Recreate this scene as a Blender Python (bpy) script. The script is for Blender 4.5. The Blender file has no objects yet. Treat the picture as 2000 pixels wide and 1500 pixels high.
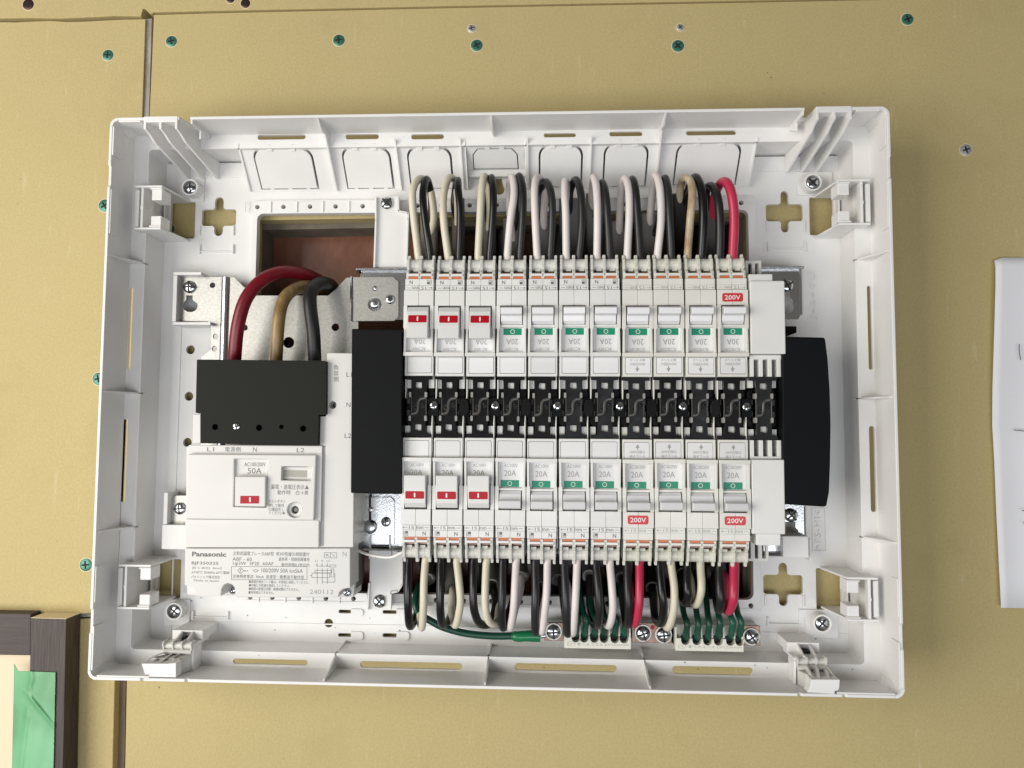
import bpy, bmesh, math, random
from mathutils import Vector, Matrix
from mathutils.geometry import tessellate_polygon
random.seed(7)
R = math.radians
SC = bpy.context.scene
COL = SC.collection

# ------------------------------------------------------------------ camera, world, light, exposure
# everything is authored in millimetres: x right, y up, z out of the wall (wall face z = 0)
ANG = (0.061198217331252115, 0.047797896593474755, 0.006026940611725294)
CAMP = (32.936, -19.153, 451.88)
FPX = 1420.0
def rotm():
    return (Matrix.Rotation(ANG[2], 3, 'Z') @ Matrix.Rotation(ANG[1], 3, 'Y') @ Matrix.Rotation(ANG[0], 3, 'X'))
CR = rotm()
def W(x, y, z):
    return Vector((x * .001, -z * .001, y * .001))
cam_d = bpy.data.cameras.new('camera'); cam = bpy.data.objects.new('camera', cam_d); COL.objects.link(cam)
cam_d.sensor_fit = 'HORIZONTAL'; cam_d.sensor_width = 36; cam_d.lens = 36 * FPX / 2000
cam_d.clip_start = .01; cam_d.clip_end = 50
cam.matrix_world = Matrix.Translation(W(*CAMP)) @ (Matrix.Rotation(R(90), 3, 'X') @ CR).to_4x4()
SC.camera = cam

wd = bpy.data.worlds.new('World'); SC.world = wd; wd.use_nodes = True
wd.node_tree.nodes['Background'].inputs[0].default_value = (1.0, .94, .84, 1)
wd.node_tree.nodes['Background'].inputs[1].default_value = .135

def area(name, loc, target, sx, sy, power, col):
    d = bpy.data.lights.new(name, 'AREA'); d.shape = 'RECTANGLE'; d.size = sx; d.size_y = sy
    d.energy = power; d.color = col
    o = bpy.data.objects.new(name, d); COL.objects.link(o)
    o.location = W(*loc); o.rotation_euler = (W(*target) - W(*loc)).to_track_quat('-Z', 'Y').to_euler()
    return o
area('window_light', (-800, -60, 720), (-60, -10, 0), .75, .85, 11.6, (1, .965, .90))
area('doorway_light', (120, -470, 1280), (30, 10, 0), 1.3, .50, 7.6, (.90, .94, 1))
SC.view_settings.view_transform = 'Standard'; SC.view_settings.look = 'None'
SC.view_settings.exposure = 0; SC.view_settings.gamma = 1
SC.cycles.max_bounces = 7; SC.cycles.diffuse_bounces = 4; SC.cycles.glossy_bounces = 4
SC.cycles.caustics_reflective = False; SC.cycles.caustics_refractive = False
SC.cycles.sample_clamp_indirect = 4

# ------------------------------------------------------------------ picture measurements -> place at a real depth
def A(px, py, z):
    d = CR @ Vector(((px - 1000) / FPX, -(py - 750) / FPX, -1))
    t = (z - CAMP[2]) / d.z
    return (CAMP[0] + t * d.x, CAMP[1] + t * d.y)
def A3(px, py, z):
    a = A(px, py, z); return (a[0], a[1], z)
def PP(pts, z):
    return [A(x, y, z) for x, y in pts]
def MM(z):                                   # millimetres per picture pixel at depth z
    return (CAMP[2] - z) / FPX

# ------------------------------------------------------------------ materials
MATS = {}
def mat(name, col, rough=.5, metal=0, bump=0, bscale=2000, var=0, vscale=20, spec=.5, coat=0, bdist=.0002):
    m = bpy.data.materials.new(name); m.use_nodes = True; nt = m.node_tree; b = nt.nodes['Principled BSDF']
    b.inputs['Base Color'].default_value = (*col, 1); b.inputs['Roughness'].default_value = rough
    b.inputs['Metallic'].default_value = metal; b.inputs['Specular IOR Level'].default_value = spec
    b.inputs['Coat Weight'].default_value = coat
    tc = nt.nodes.new('ShaderNodeNewGeometry')
    if var:
        n = nt.nodes.new('ShaderNodeTexNoise'); n.inputs['Scale'].default_value = vscale; n.inputs['Detail'].default_value = 5
        nt.links.new(tc.outputs['Position'], n.inputs['Vector'])
        r = nt.nodes.new('ShaderNodeMapRange'); r.inputs['From Min'].default_value = .3; r.inputs['From Max'].default_value = .7
        r.inputs['To Min'].default_value = 1 - var; r.inputs['To Max'].default_value = 1 + var * .5
        nt.links.new(n.outputs['Fac'], r.inputs['Value'])
        mx = nt.nodes.new('ShaderNodeVectorMath'); mx.operation = 'SCALE'; mx.inputs[0].default_value = col
        nt.links.new(r.outputs[0], mx.inputs['Scale']); nt.links.new(mx.outputs[0], b.inputs['Base Color'])
    if bump:
        n2 = nt.nodes.new('ShaderNodeTexNoise'); n2.inputs['Scale'].default_value = bscale; n2.inputs['Detail'].default_value = 2
        nt.links.new(tc.outputs['Position'], n2.inputs['Vector'])
        bp = nt.nodes.new('ShaderNodeBump'); bp.inputs['Strength'].default_value = bump; bp.inputs['Distance'].default_value = bdist
        nt.links.new(n2.outputs['Fac'], bp.inputs['Height']); nt.links.new(bp.outputs[0], b.inputs['Normal'])
    MATS[name] = m
    return m
mat('cabinet', (.81, .80, .785), .34, bump=.12, bscale=2500, var=.07, vscale=22)
mat('breaker_white', (.77, .765, .74), .30, bump=.12, bscale=260, var=.03, vscale=60, bdist=.0004)
mat('breaker_cream', (.76, .75, .695), .30, bump=.12, bscale=260, var=.04, vscale=60, bdist=.0004)
mat('clip_plastic', (.66, .65, .61), .34, var=.05, vscale=150)
mat('clip_cream', (.69, .68, .60), .34, var=.05, vscale=150)
mat('main_white', (.69, .68, .66), .40, bump=.08, bscale=2500, var=.02)
mat('label_plate', (.80, .80, .80), .16, bump=.05, bscale=300)
mat('handle_white', (.76, .76, .77), .25)
mat('handle_grey', (.70, .695, .675), .3)
mat('black_matte', (.0035, .004, .005), .6, bump=.2, bscale=3000, var=.1, vscale=40, spec=.15)
mat('cover_black', (.010, .0105, .0075), .6, bump=.15, bscale=3000, spec=.18)
mat('black_gloss', (.008, .008, .009), .22, bump=.25, bscale=90, bdist=.001, spec=.4)
mat('dark_void', (.008, .008, .008), .8)
mat('grey_ridge', (.055, .053, .05), .35, bump=.2, bscale=300)
mat('peg_grey', (.30, .295, .275), .35)
mat('steel', (.62, .63, .64), .22, 1, bump=.25, bscale=900)
mat('screw_steel', (.58, .60, .62), .16, 1, bump=.3, bscale=1500)
mat('copper', (.33, .215, .165), .45, .7, var=.3, vscale=300)
mat('orange_tab', (.62, .19, .07), .35, var=.1, vscale=200)
mat('red_mark', (.42, .006, .018), .35, spec=.25)
mat('red_sticker', (.60, .035, .045), .35)
mat('green_mark', (.020, .26, .155), .25)
mat('ink', (.13, .13, .13), .5)
mat('ink_light', (.33, .33, .32), .5)
mat('white_print', (.85, .82, .8), .4)
mat('core_white_warm', (.68, .63, .49), .38, var=.06, vscale=60)
mat('core_white_pink', (.76, .695, .67), .38, var=.05, vscale=60)
mat('core_black', (.007, .007, .008), .28, bump=.1, bscale=200)
mat('core_charcoal', (.017, .017, .018), .36, bump=.1, bscale=200)
mat('core_red', (.50, .028, .075), .34, var=.1, vscale=70)
mat('sheath_grey', (.15, .146, .138), .55, var=.2, vscale=50)
mat('sheath_warm', (.14, .118, .10), .55, var=.2, vscale=50)
mat('sheath_black', (.013, .012, .011), .45, var=.2)
mat('earth_green', (.008, .09, .053), .36, var=.2, vscale=60)
mat('sleeve_green', (.010, .17, .065), .22, bump=.25, bscale=120, bdist=.001)
mat('main_red', (.19, .004, .014), .35, var=.15, vscale=70)
mat('main_black', (.009, .0095, .0095), .45, var=.3, vscale=50)
mat('screw_dull', (.42, .43, .42), .4, .35, var=.2, vscale=500)
mat('screw_green', (.055, .20, .145), .35, .35, var=.15, vscale=400)
mat('screw_brown', (.06, .03, .024), .35, .5)
mat('slot_dark', (.010, .010, .010), .6)
mat('paper', (.88, .885, .92), .7, bump=.1, bscale=800, var=.02)
mat('pen', (.01, .01, .015), .5)
mat('cream_panel', (.76, .64, .45), .6)
mat('wood_grey', (.17, .145, .11), .8, var=.3, vscale=60)
mat('test_button', (.22, .23, .21), .3)
mat('indicator', (.40, .39, .345), .2)
mat('terminal_block', (.70, .69, .61), .38, var=.03)

def tint(name, amt):
    m = MATS[name]; nt = m.node_tree; b = nt.nodes['Principled BSDF']; oi = nt.nodes.new('ShaderNodeObjectInfo')
    r = nt.nodes.new('ShaderNodeMapRange'); r.inputs['To Min'].default_value = 1 - amt; r.inputs['To Max'].default_value = 1 + amt * .4; nt.links.new(oi.outputs['Random'], r.inputs['Value'])
    v = nt.nodes.new('ShaderNodeVectorMath'); v.operation = 'SCALE'; lk = b.inputs['Base Color'].links
    if lk: nt.links.new(lk[0].from_socket, v.inputs[0])
    else: v.inputs[0].default_value = b.inputs['Base Color'].default_value[:3]
    nt.links.new(r.outputs[0], v.inputs['Scale']); nt.links.new(v.outputs[0], b.inputs['Base Color'])
for _n in ('breaker_white', 'breaker_cream'): tint(_n, .05)
for _n in ('clip_plastic', 'clip_cream', 'orange_tab', 'label_plate', 'handle_white'): tint(_n, .09)
for _n in ('core_black', 'core_charcoal', 'earth_green', 'sheath_grey', 'black_gloss'): tint(_n, .45)
def nodes_of(m):
    return m.node_tree.nodes, m.node_tree.links, m.node_tree.nodes['Principled BSDF']
def make_gypsum():
    m = mat('gypsum_paper', (.56, .43, .19), .85); n, l, b = nodes_of(m)
    g = n.new('ShaderNodeNewGeometry')
    fine = n.new('ShaderNodeTexNoise'); fine.inputs['Scale'].default_value = 1500; fine.inputs['Detail'].default_value = 3
    mid = n.new('ShaderNodeTexNoise'); mid.inputs['Scale'].default_value = 700; mid.inputs['Detail'].default_value = 4
    big = n.new('ShaderNodeTexNoise'); big.inputs['Scale'].default_value = 9; big.inputs['Detail'].default_value = 5; big.inputs['Roughness'].default_value = .6
    spk = n.new('ShaderNodeTexVoronoi'); spk.inputs['Scale'].default_value = 34
    for t in (fine, mid, big, spk): l.new(g.outputs['Position'], t.inputs['Vector'])
    r = n.new('ShaderNodeValToRGB'); e = r.color_ramp.elements
    e[0].position = .30; e[0].color = (.465, .377, .175, 1); e[1].position = .72; e[1].color = (.555, .455, .220, 1)
    a = n.new('ShaderNodeMath'); a.operation = 'MULTIPLY_ADD'; a.inputs[1].default_value = .26
    a2 = n.new('ShaderNodeMath'); a2.operation = 'MULTIPLY'; a2.inputs[1].default_value = .74
    l.new(mid.outputs['Fac'], a2.inputs[0]); l.new(big.outputs['Fac'], a.inputs[0]); l.new(a2.outputs[0], a.inputs[2])
    l.new(a.outputs[0], r.inputs['Fac'])
    sr = n.new('ShaderNodeMapRange'); sr.inputs['From Min'].default_value = .012; sr.inputs['From Max'].default_value = .03
    sr.inputs['To Min'].default_value = .55; sr.inputs['To Max'].default_value = 1
    l.new(spk.outputs['Distance'], sr.inputs['Value'])
    mx = n.new('ShaderNodeVectorMath'); mx.operation = 'SCALE'
    l.new(r.outputs[0], mx.inputs[0]); l.new(sr.outputs[0], mx.inputs['Scale']); l.new(mx.outputs[0], b.inputs['Base Color'])
    # paper fibres, pale scuffs and rubbed dirt
    sm = n.new('ShaderNodeVectorMath'); sm.operation = 'MULTIPLY'; sm.inputs[1].default_value = (6, 1, 1); l.new(g.outputs['Position'], sm.inputs[0])
    scf = n.new('ShaderNodeTexNoise'); scf.inputs['Scale'].default_value = 26; scf.inputs['Detail'].default_value = 8; scf.inputs['Roughness'].default_value = .72
    l.new(sm.outputs[0], scf.inputs['Vector'])
    s1 = n.new('ShaderNodeMapRange'); s1.inputs['From Min'].default_value = .60; s1.inputs['From Max'].default_value = .68; s1.inputs['To Max'].default_value = .30
    l.new(scf.outputs['Fac'], s1.inputs['Value'])
    mix = n.new('ShaderNodeMixRGB'); mix.inputs[2].default_value = (.70, .62, .42, 1); l.new(mx.outputs[0], mix.inputs[1]); l.new(s1.outputs[0], mix.inputs[0])
    drt = n.new('ShaderNodeTexNoise'); drt.inputs['Scale'].default_value = 15; drt.inputs['Detail'].default_value = 7; drt.inputs['Roughness'].default_value = .65
    l.new(g.outputs['Position'], drt.inputs['Vector'])
    s2 = n.new('ShaderNodeMapRange'); s2.inputs['From Min'].default_value = .55; s2.inputs['From Max'].default_value = .72; s2.inputs['To Max'].default_value = .22
    l.new(drt.outputs['Fac'], s2.inputs['Value'])
    mix2 = n.new('ShaderNodeMixRGB'); mix2.inputs[2].default_value = (.33, .25, .10, 1); l.new(mix.outputs[0], mix2.inputs[1]); l.new(s2.outputs[0], mix2.inputs[0])
    l.new(mix2.outputs[0], b.inputs['Base Color'])
    bp = n.new('ShaderNodeBump'); bp.inputs['Strength'].default_value = .5; bp.inputs['Distance'].default_value = .0004
    l.new(fine.outputs['Fac'], bp.inputs['Height']); l.new(bp.outputs[0], b.inputs['Normal'])
make_gypsum()
def make_zinc():
    m = mat('zinc', (.58, .57, .52), .42, .85); n, l, b = nodes_of(m)
    g = n.new('ShaderNodeNewGeometry')
    mp = n.new('ShaderNodeVectorMath'); mp.operation = 'MULTIPLY'; mp.inputs[1].default_value = (1, 1, 1.6)
    l.new(g.outputs['Position'], mp.inputs[0])
    t = n.new('ShaderNodeTexNoise'); t.inputs['Scale'].default_value = 750; t.inputs['Detail'].default_value = 5
    l.new(mp.outputs[0], t.inputs['Vector'])
    r = n.new('ShaderNodeValToRGB'); e = r.color_ramp.elements
    e[0].position = .30; e[0].color = (.36, .355, .335, 1); e[1].position = .70; e[1].color = (.50, .495, .465, 1)
    l.new(t.outputs['Fac'], r.inputs['Fac']); l.new(r.outputs[0], b.inputs['Base Color'])
make_zinc()
def make_wood(name, c0, c1, scale, axis, rough=.6):
    m = mat(name, c0, rough); n, l, b = nodes_of(m)
    g = n.new('ShaderNodeNewGeometry'); mp = n.new('ShaderNodeVectorMath'); mp.operation = 'MULTIPLY'; mp.inputs[1].default_value = axis
    l.new(g.outputs['Position'], mp.inputs[0])
    t = n.new('ShaderNodeTexNoise'); t.inputs['Scale'].default_value = scale; t.inputs['Detail'].default_value = 6; t.inputs['Roughness'].default_value = .65
    l.new(mp.outputs[0], t.inputs['Vector'])
    r = n.new('ShaderNodeValToRGB'); e = r.color_ramp.elements
    e[0].position = .35; e[0].color = (*c0, 1); e[1].position = .68; e[1].color = (*c1, 1)
    l.new(t.outputs['Fac'], r.inputs['Fac']); l.new(r.outputs[0], b.inputs['Base Color'])
    bp = n.new('ShaderNodeBump'); bp.inputs['Strength'].default_value = .3; bp.inputs['Distance'].default_value = .0003
    l.new(t.outputs['Fac'], bp.inputs['Height']); l.new(bp.outputs[0], b.inputs['Normal'])
make_wood('trim_brown', (.036, .025, .024), (.085, .062, .057), 900, (1, 1, .05))
make_wood('trim_brown_h', (.038, .027, .026), (.080, .059, .055), 900, (.05, 1, 1))
make_wood('back_panel', (.15, .058, .036), (.27, .13, .082), 30, (1, 1, .6), .25)
make_wood('gold_core', (.13, .068, .020), (.36, .24, .10), 90, (1, 1, .35), .35)
make_wood('stained_core', (.26, .12, .035), (.70, .62, .45), 60, (1, 1, .5), .4)
make_wood('brown_stud', (.14, .10, .065), (.24, .19, .13), 120, (1, 1, .1), .8)
make_wood('stud_grey', (.26, .235, .20), (.46, .43, .39), 300, (1, 1, .15), .85)
def make_tape():
    m = mat('tape_green', (.06, .33, .14), .38); n, l, b = nodes_of(m)
    g = n.new('ShaderNodeNewGeometry')
    wv = n.new('ShaderNodeTexNoise'); wv.inputs['Scale'].default_value = 60
    l.new(g.outputs['Position'], wv.inputs['Vector'])
    bp = n.new('ShaderNodeBump'); bp.inputs['Strength'].default_value = .4; bp.inputs['Distance'].default_value = .001
    l.new(wv.outputs['Fac'], bp.inputs['Height']); l.new(bp.outputs[0], b.inputs['Normal'])
    t = n.new('ShaderNodeTexNoise'); t.inputs['Scale'].default_value = 22; l.new(g.outputs['Position'], t.inputs['Vector'])
    r = n.new('ShaderNodeValToRGB'); e = r.color_ramp.elements
    e[0].position = .4; e[0].color = (.11, .33, .15, 1); e[1].position = .6; e[1].color = (.19, .47, .25, 1)
    l.new(t.outputs['Fac'], r.inputs['Fac']); l.new(r.outputs[0], b.inputs['Base Color'])
make_tape()

# ------------------------------------------------------------------ mesh helpers
class MB:
    def __init__(s): s.v = []; s.f = []
    def box(s, x0, x1, y0, y1, z0, z1, rot=None, piv=(0, 0)):
        i = len(s.v)
        for x in (x0, x1):
            for y in (y0, y1):
                for z in (z0, z1): s.v.append((x, y, z))
        s.f += [tuple(i + k for k in q) for q in ((0, 1, 3, 2), (4, 6, 7, 5), (0, 4, 5, 1), (2, 3, 7, 6), (0, 2, 6, 4), (1, 5, 7, 3))]
        return s
    def hexa(s, b, t):                        # 4 bottom points, 4 top points (x,y,z)
        i = len(s.v); s.v += list(b) + list(t); n = len(b)
        s.f.append(tuple(i + k for k in range(n))); s.f.append(tuple(i + n + k for k in range(n)))
        for k in range(n): s.f.append((i + k, i + (k + 1) % n, i + n + (k + 1) % n, i + n + k))
        return s
    def prism(s, outer, z0, z1, holes=(), fr=None):
        # outer, holes: (u,v) lists ; fr(u,v,w) -> (x,y,z)
        fr = fr or (lambda u, v, w: (u, v, w))
        loops = [list(outer)] + [list(h) for h in holes]
        flat = [p for lp in loops for p in lp]; n = len(flat); i = len(s.v)
        tris = tessellate_polygon([[Vector((p[0], p[1], 0)) for p in lp] for lp in loops])
        for w in (z0, z1): s.v += [fr(p[0], p[1], w) for p in flat]
        for t in tris:
            s.f.append(tuple(i + k for k in t)); s.f.append(tuple(i + n + k for k in t))
        k0 = 0
        for lp in loops:
            m = len(lp)
            for k in range(m):
                a = k0 + k; b = k0 + (k + 1) % m
                s.f.append((i + a, i + b, i + n + b, i + n + a))
            k0 += m
        return s
    def cyl(s, c, axis, r, h, seg=20, r2=None):
        # c base centre, axis unit-ish vector
        r2 = r if r2 is None else r2
        ax = Vector(axis).normalized(); u = ax.orthogonal().normalized(); w = ax.cross(u); c = Vector(c); i = len(s.v)
        for k in range(seg):
            a = 2 * math.pi * k / seg; s.v.append(tuple(c + (u * math.cos(a) + w * math.sin(a)) * r))
        for k in range(seg):
            a = 2 * math.pi * k / seg; s.v.append(tuple(c + ax * h + (u * math.cos(a) + w * math.sin(a)) * r2))
        s.f.append(tuple(range(i, i + seg))); s.f.append(tuple(range(i + seg, i + 2 * seg)))
        for k in range(seg): s.f.append((i + k, i + (k + 1) % seg, i + seg + (k + 1) % seg, i + seg + k))
        return s
    def dome(s, c, r, h, seg=20):             # shallow screw head, axis +z
        prev = None
        for j, (fr_, fz) in enumerate(((1, 0), (1, .35), (.86, .72), (.6, .93), (.3, 1))):
            i = len(s.v)
            for k in range(seg):
                a = 2 * math.pi * k / seg; s.v.append((c[0] + math.cos(a) * r * fr_, c[1] + math.sin(a) * r * fr_, c[2] + h * fz))
            if prev is not None:
                for k in range(seg): s.f.append((prev + k, prev + (k + 1) % seg, i + (k + 1) % seg, i + k))
            prev = i
        s.f.append(tuple(range(prev, prev + seg)))
        return s
    def tube(s, pts, r, seg=12, sub=6, flat=1.0, cap=True):
        P = [Vector(p) for p in pts]
        P2 = [P[0] * 2 - P[1]] + P + [P[-1] * 2 - P[-2]]
        path = []
        for k in range(1, len(P2) - 2):
            for j in range(sub):
                t = j / sub; p0, p1, p2, p3 = P2[k - 1:k + 3]
                path.append(.5 * ((2 * p1) + (-p0 + p2) * t + (2 * p0 - 5 * p1 + 4 * p2 - p3) * t * t + (-p0 + 3 * p1 - 3 * p2 + p3) * t ** 3))
        path.append(P[-1])
        tan = (path[1] - path[0]).normalized(); u = tan.orthogonal().normalized(); base = len(s.v)
        for k, p in enumerate(path):
            t = (path[min(k + 1, len(path) - 1)] - path[max(k - 1, 0)]).normalized()
            u = (u - t * u.dot(t)).normalized(); w = t.cross(u)
            rr = r[min(int(k / sub), len(r) - 1)] if isinstance(r, (list, tuple)) else r
            for q in range(seg):
                a = 2 * math.pi * q / seg; s.v.append(tuple(p + (u * math.cos(a) + w * math.sin(a) * flat) * rr))
        for k in range(len(path) - 1):
            for q in range(seg):
                a = base + k * seg; s.f.append((a + q, a + (q + 1) % seg, a + seg + (q + 1) % seg, a + seg + q))
        if cap:
            s.f.append(tuple(range(base, base + seg))); e = base + (len(path) - 1) * seg; s.f.append(tuple(range(e, e + seg)))
        return s
    def mesh(s, name, m, o=(0, 0, 0), smooth=False):
        me = bpy.data.meshes.new(name)
        me.from_pydata([W(x - o[0], y - o[1], z - o[2]) for x, y, z in s.v], [], s.f)
        bm = bmesh.new(); bm.from_mesh(me); bmesh.ops.recalc_face_normals(bm, faces=bm.faces); bm.to_mesh(me); bm.free()
        me.materials.append(MATS[m])
        if smooth:
            for p in me.polygons: p.use_smooth = True
            me.set_sharp_from_angle(angle=R(38))
        return me
    def build(s, name, m, parent=None, o=None, bevel=0, smooth=False, segs=2):
        if o is None: o = tuple(parent.get('_o', (0, 0, 0))) if parent else (0, 0, 0)
        ob = bpy.data.objects.new(name, s.mesh(name, m, o, smooth)); COL.objects.link(ob)
        if parent: ob.parent = parent
        else: ob.location = W(*o)
        if bevel:
            b = ob.modifiers.new('bevel', 'BEVEL'); b.width = bevel * .001; b.segments = segs; b.limit_method = 'ANGLE'; b.angle_limit = R(40)
            b.harden_normals = False
        return ob
def empty(name, o, label=None, cat=None, group=None, kind=None, rz=0):
    e = bpy.data.objects.new(name, None); e.empty_display_size = .01; COL.objects.link(e); e.location = W(*o)
    if rz: e.rotation_euler = (0, rz, 0)
    ORI[e.name] = o
    tag(e, label, cat, group, kind)
    return e
ORI = {}
def tag(o, label=None, cat=None, group=None, kind=None):
    if label: o['label'] = label
    if cat: o['category'] = cat
    if group: o['group'] = group
    if kind: o['kind'] = kind
    return o
def bld(mb, name, m, parent, bevel=0, smooth=False, segs=2):
    p = parent; off = Vector((0, 0, 0))
    while p is not None and p.name not in ORI: p = p.parent
    return mb.build(name, m, parent, ORI[p.name] if p else (0, 0, 0), bevel, smooth, segs)
def rr(x0, x1, y0, y1, r, seg=5, corners=(1, 1, 1, 1)):
    out = []
    for i, (cx, cy, a0) in enumerate(((x1 - r, y1 - r, 0), (x0 + r, y1 - r, 90), (x0 + r, y0 + r, 180), (x1 - r, y0 + r, 270))):
        if corners[i]:
            for k in range(seg + 1):
                a = R(a0 + 90 * k / seg); out.append((cx + r * math.cos(a), cy + r * math.sin(a)))
        else: out.append(((x1, x0, x0, x1)[i], (y1, y1, y0, y0)[i]))
    return out
def circ(cx, cy, r, seg=20):
    return [(cx + r * math.cos(2 * math.pi * k / seg), cy + r * math.sin(2 * math.pi * k / seg)) for k in range(seg)]
def rpx(x0, y0, x1, y1, z):                  # picture box -> straight rectangle at depth z: x0,x1,y0,y1 (mm)
    a = A(x0, (y0 + y1) / 2, z); b = A(x1, (y0 + y1) / 2, z); c = A((x0 + x1) / 2, y0, z); d = A((x0 + x1) / 2, y1, z)
    return a[0], b[0], d[1], c[1]

# ---- text
TC = {}
def text_geo(s, bold=0, space=1.0):
    k = (s, bold, space)
    if k in TC: return TC[k]
    c = bpy.data.curves.new('txt', 'FONT'); c.body = s; c.resolution_u = 2; c.offset = bold; c.space_character = space
    o = bpy.data.objects.new('txt', c); COL.objects.link(o)
    dg = bpy.context.evaluated_depsgraph_get(); dg.update()
    me = bpy.data.meshes.new_from_object(o.evaluated_get(dg))
    v = [(p.co.x, p.co.y) for p in me.vertices]; f = [tuple(p.vertices) for p in me.polygons]
    bpy.data.objects.remove(o); bpy.data.curves.remove(c); bpy.data.meshes.remove(me)
    TC[k] = (v, f); return TC[k]
def put_text(mb, s, cx, cy, z, w, h, rot=0, bold=0, space=1.0, thick=0, fr=None):
    v, f = text_geo(s, bold, space)
    if not v: return mb
    x0 = min(p[0] for p in v); x1 = max(p[0] for p in v); y0 = min(p[1] for p in v); y1 = max(p[1] for p in v)
    sy = h / max(y1 - y0, 1e-6); sx = (w / max(x1 - x0, 1e-6)) if w else sy
    ca, sa = math.cos(rot), math.sin(rot); i = len(mb.v)
    fr = fr or (lambda u, v_, w_: (u, v_, w_))
    pts = []
    for x, y in v:
        a = (x - (x0 + x1) / 2) * sx; b = (y - (y0 + y1) / 2) * sy
        pts.append((cx + a * ca - b * sa, cy + a * sa + b * ca))
    mb.v += [fr(p[0], p[1], z) for p in pts]
    mb.f += [tuple(i + k for k in q) for q in f]
    return mb

# ---- screws
def screw(name, c, r, m, parent, h=1.3, ang=0, slot='slot_dark', cross=.62, minus=False, seated=True):
    o = bld(MB().dome((c[0], c[1], c[2]), r, h, 24), name, m, parent, smooth=True)
    s = MB()
    for k in range(2):
        a = ang + k * math.pi / 2; L = r * (cross if not (minus and k == 0) else .98); wd_ = r * .13
        ca, sa = math.cos(a), math.sin(a)
        q = [(-L, -wd_), (L, -wd_), (L, wd_), (-L, wd_)]
        q = [(c[0] + x * ca - y * sa, c[1] + x * sa + y * ca) for x, y in q]
        zt = c[2] + h + .04 + .02 * k
        s.prism(q, zt - h * .55, zt)
    bld(s, 'cross_recess', slot, o)
    return o

# ================================================================== THE WALL
wall = empty('wall', (0, 0, 0), kind='structure')
back = MB()
back.prism([(-420, -330), (420, -330), (420, 330), (-420, 330)], -14, -12.4, [PP([(470, 400), (1500, 390), (1500, 1190), (470, 1190)], -12.4)])
bld(back, 'backing', 'brown_stud', wall)
b = MB(); b.prism(PP([(262, 20), (310, 18), (300, 700), (245, 700)], -9.5), -12.3, -9.55)
b2_ = MB(); b2_.prism(PP([(219, 1300), (246, 1300), (242, 1575), (213, 1575)], -6), -9.4, -6); bld(b2_, 'stud', 'brown_stud', wall)
b.prism(PP([(280.5, 38), (296.5, 36), (288.5, 300), (273.5, 300)], -1.5), -9.5, -1.5); bld(b, 'stud', 'stud_grey', wall)
TB = .0
def board(pts, z0=-9.5, z1=0, holes=(), name='board', m='gypsum_paper', bevel=.5):
    return bld(MB().prism(PP(pts, 0), z0, z1, holes), name, m, wall, bevel=bevel)
hole_main = PP([(501, 430), (1458, 415), (1468, 1178), (490, 1172)], 0)
board([(300.5, 29), (420, 25.5), (900, 15), (1500, 4), (2080, -8), (2080, 1570), (243, 1570), (247.5, 1335), (270, 800), (289, 300)], holes=[hole_main])
# left board with its slightly wavy cut top edge
lt = [(-60, 45), (0, 43), (30, 43.5), (70, 41.5), (100, 40.5), (130, 42.5), (165, 42), (200, 40), (240, 38), (284, 37.3)]
board(lt + [(276.5, 262), (287, 330), (268.7, 800), (252, 1190), (150, 1200), (60, 1197), (-60, 1196)])
board([(-80, -80), (2080, -80), (2080, -10), (1500, 2), (900, 13), (420, 23), (302, 26), (296, 30), (285, 19), (281, 19), (277, 34), (230, 33), (190, 35), (120, 38), (60, 37), (-80, 39)], -9.5, 1.2)
# board below the left one, with a torn edge towards the post
random.seed(3)
torn = [(150 - (y - 1210) * .030 + random.uniform(-1.2, 1.2), y) for y in range(1210, 1571, 12)]
board([(223, 1205), (223, 1330), (217, 1570)] + torn[::-1], -8, -.6)
b = MB(); b.prism(PP([(150, 1192), (175, 1190), (200, 1194), (240, 1196), (240, 1207), (150, 1207)], 0), -6, -2.5); bld(b, 'gypsum_edge', 'stud_grey', wall)
# dirt pits and little dark marks on the paper
pits = MB()
for x, y, r in ((83, 165, .35), (125, 180, .4), (52, 283, .35), (39, 254, .45), (152, 242, .3), (311, 1343, .9), (1499, 142, .5), (1506, 151, .7), (1578, 141, .3), (1345, 30, .3)):
    a = A(x, y, 0); pits.cyl((a[0], a[1], .0), (0, 0, 1), r * .5, .06, 8)
bld(pits, 'fleck', 'screw_brown', wall)
for i, (x, y, r, m, an) in enumerate(((335, 81, 11.5, 'screw_green', .2), (211, 108, 11.5, 'screw_green', -.1), (662, 79, 12, 'screw_green', .1),
        (931, 89, 12, 'screw_green', .5), (1324, 90, 12, 'screw_green', .7), (1772, 38, 11.5, 'screw_green', .35), (205, 402, 13, 'screw_green', .6),
        (331, 447, 11, 'screw_green', .3), (193, 740, 12.5, 'screw_green', .2), (168, 1103, 12.5, 'screw_green', .1), (1886, 293, 11, 'screw_dull', .3),
        (58, 11, 12, 'screw_brown', .2), (481, 9, 10, 'screw_brown', .4), (921, 56, 8, 'screw_dull', .3), (1328, 54, 7, 'screw_dull', .6), (452, 0, 9, 'screw_brown', 0))):
    a = A(x, y, 0)
    s_ = screw('screw', (a[0], a[1], .1 if y > 20 else 1.25), r * MM(0), m, wall, h=.7, ang=an, slot='dark_void' if m != 'screw_steel' else 'slot_dark')
    ring = MB().prism(circ(a[0], a[1], (r + 1.6) * MM(0)), .0 + (1.2 if y < 20 else 0), .12 + (1.2 if y < 20 else 0), [circ(a[0], a[1], r * MM(0) * .99)])
    bld(ring, 'torn_paper', 'cream_panel', s_)
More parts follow.
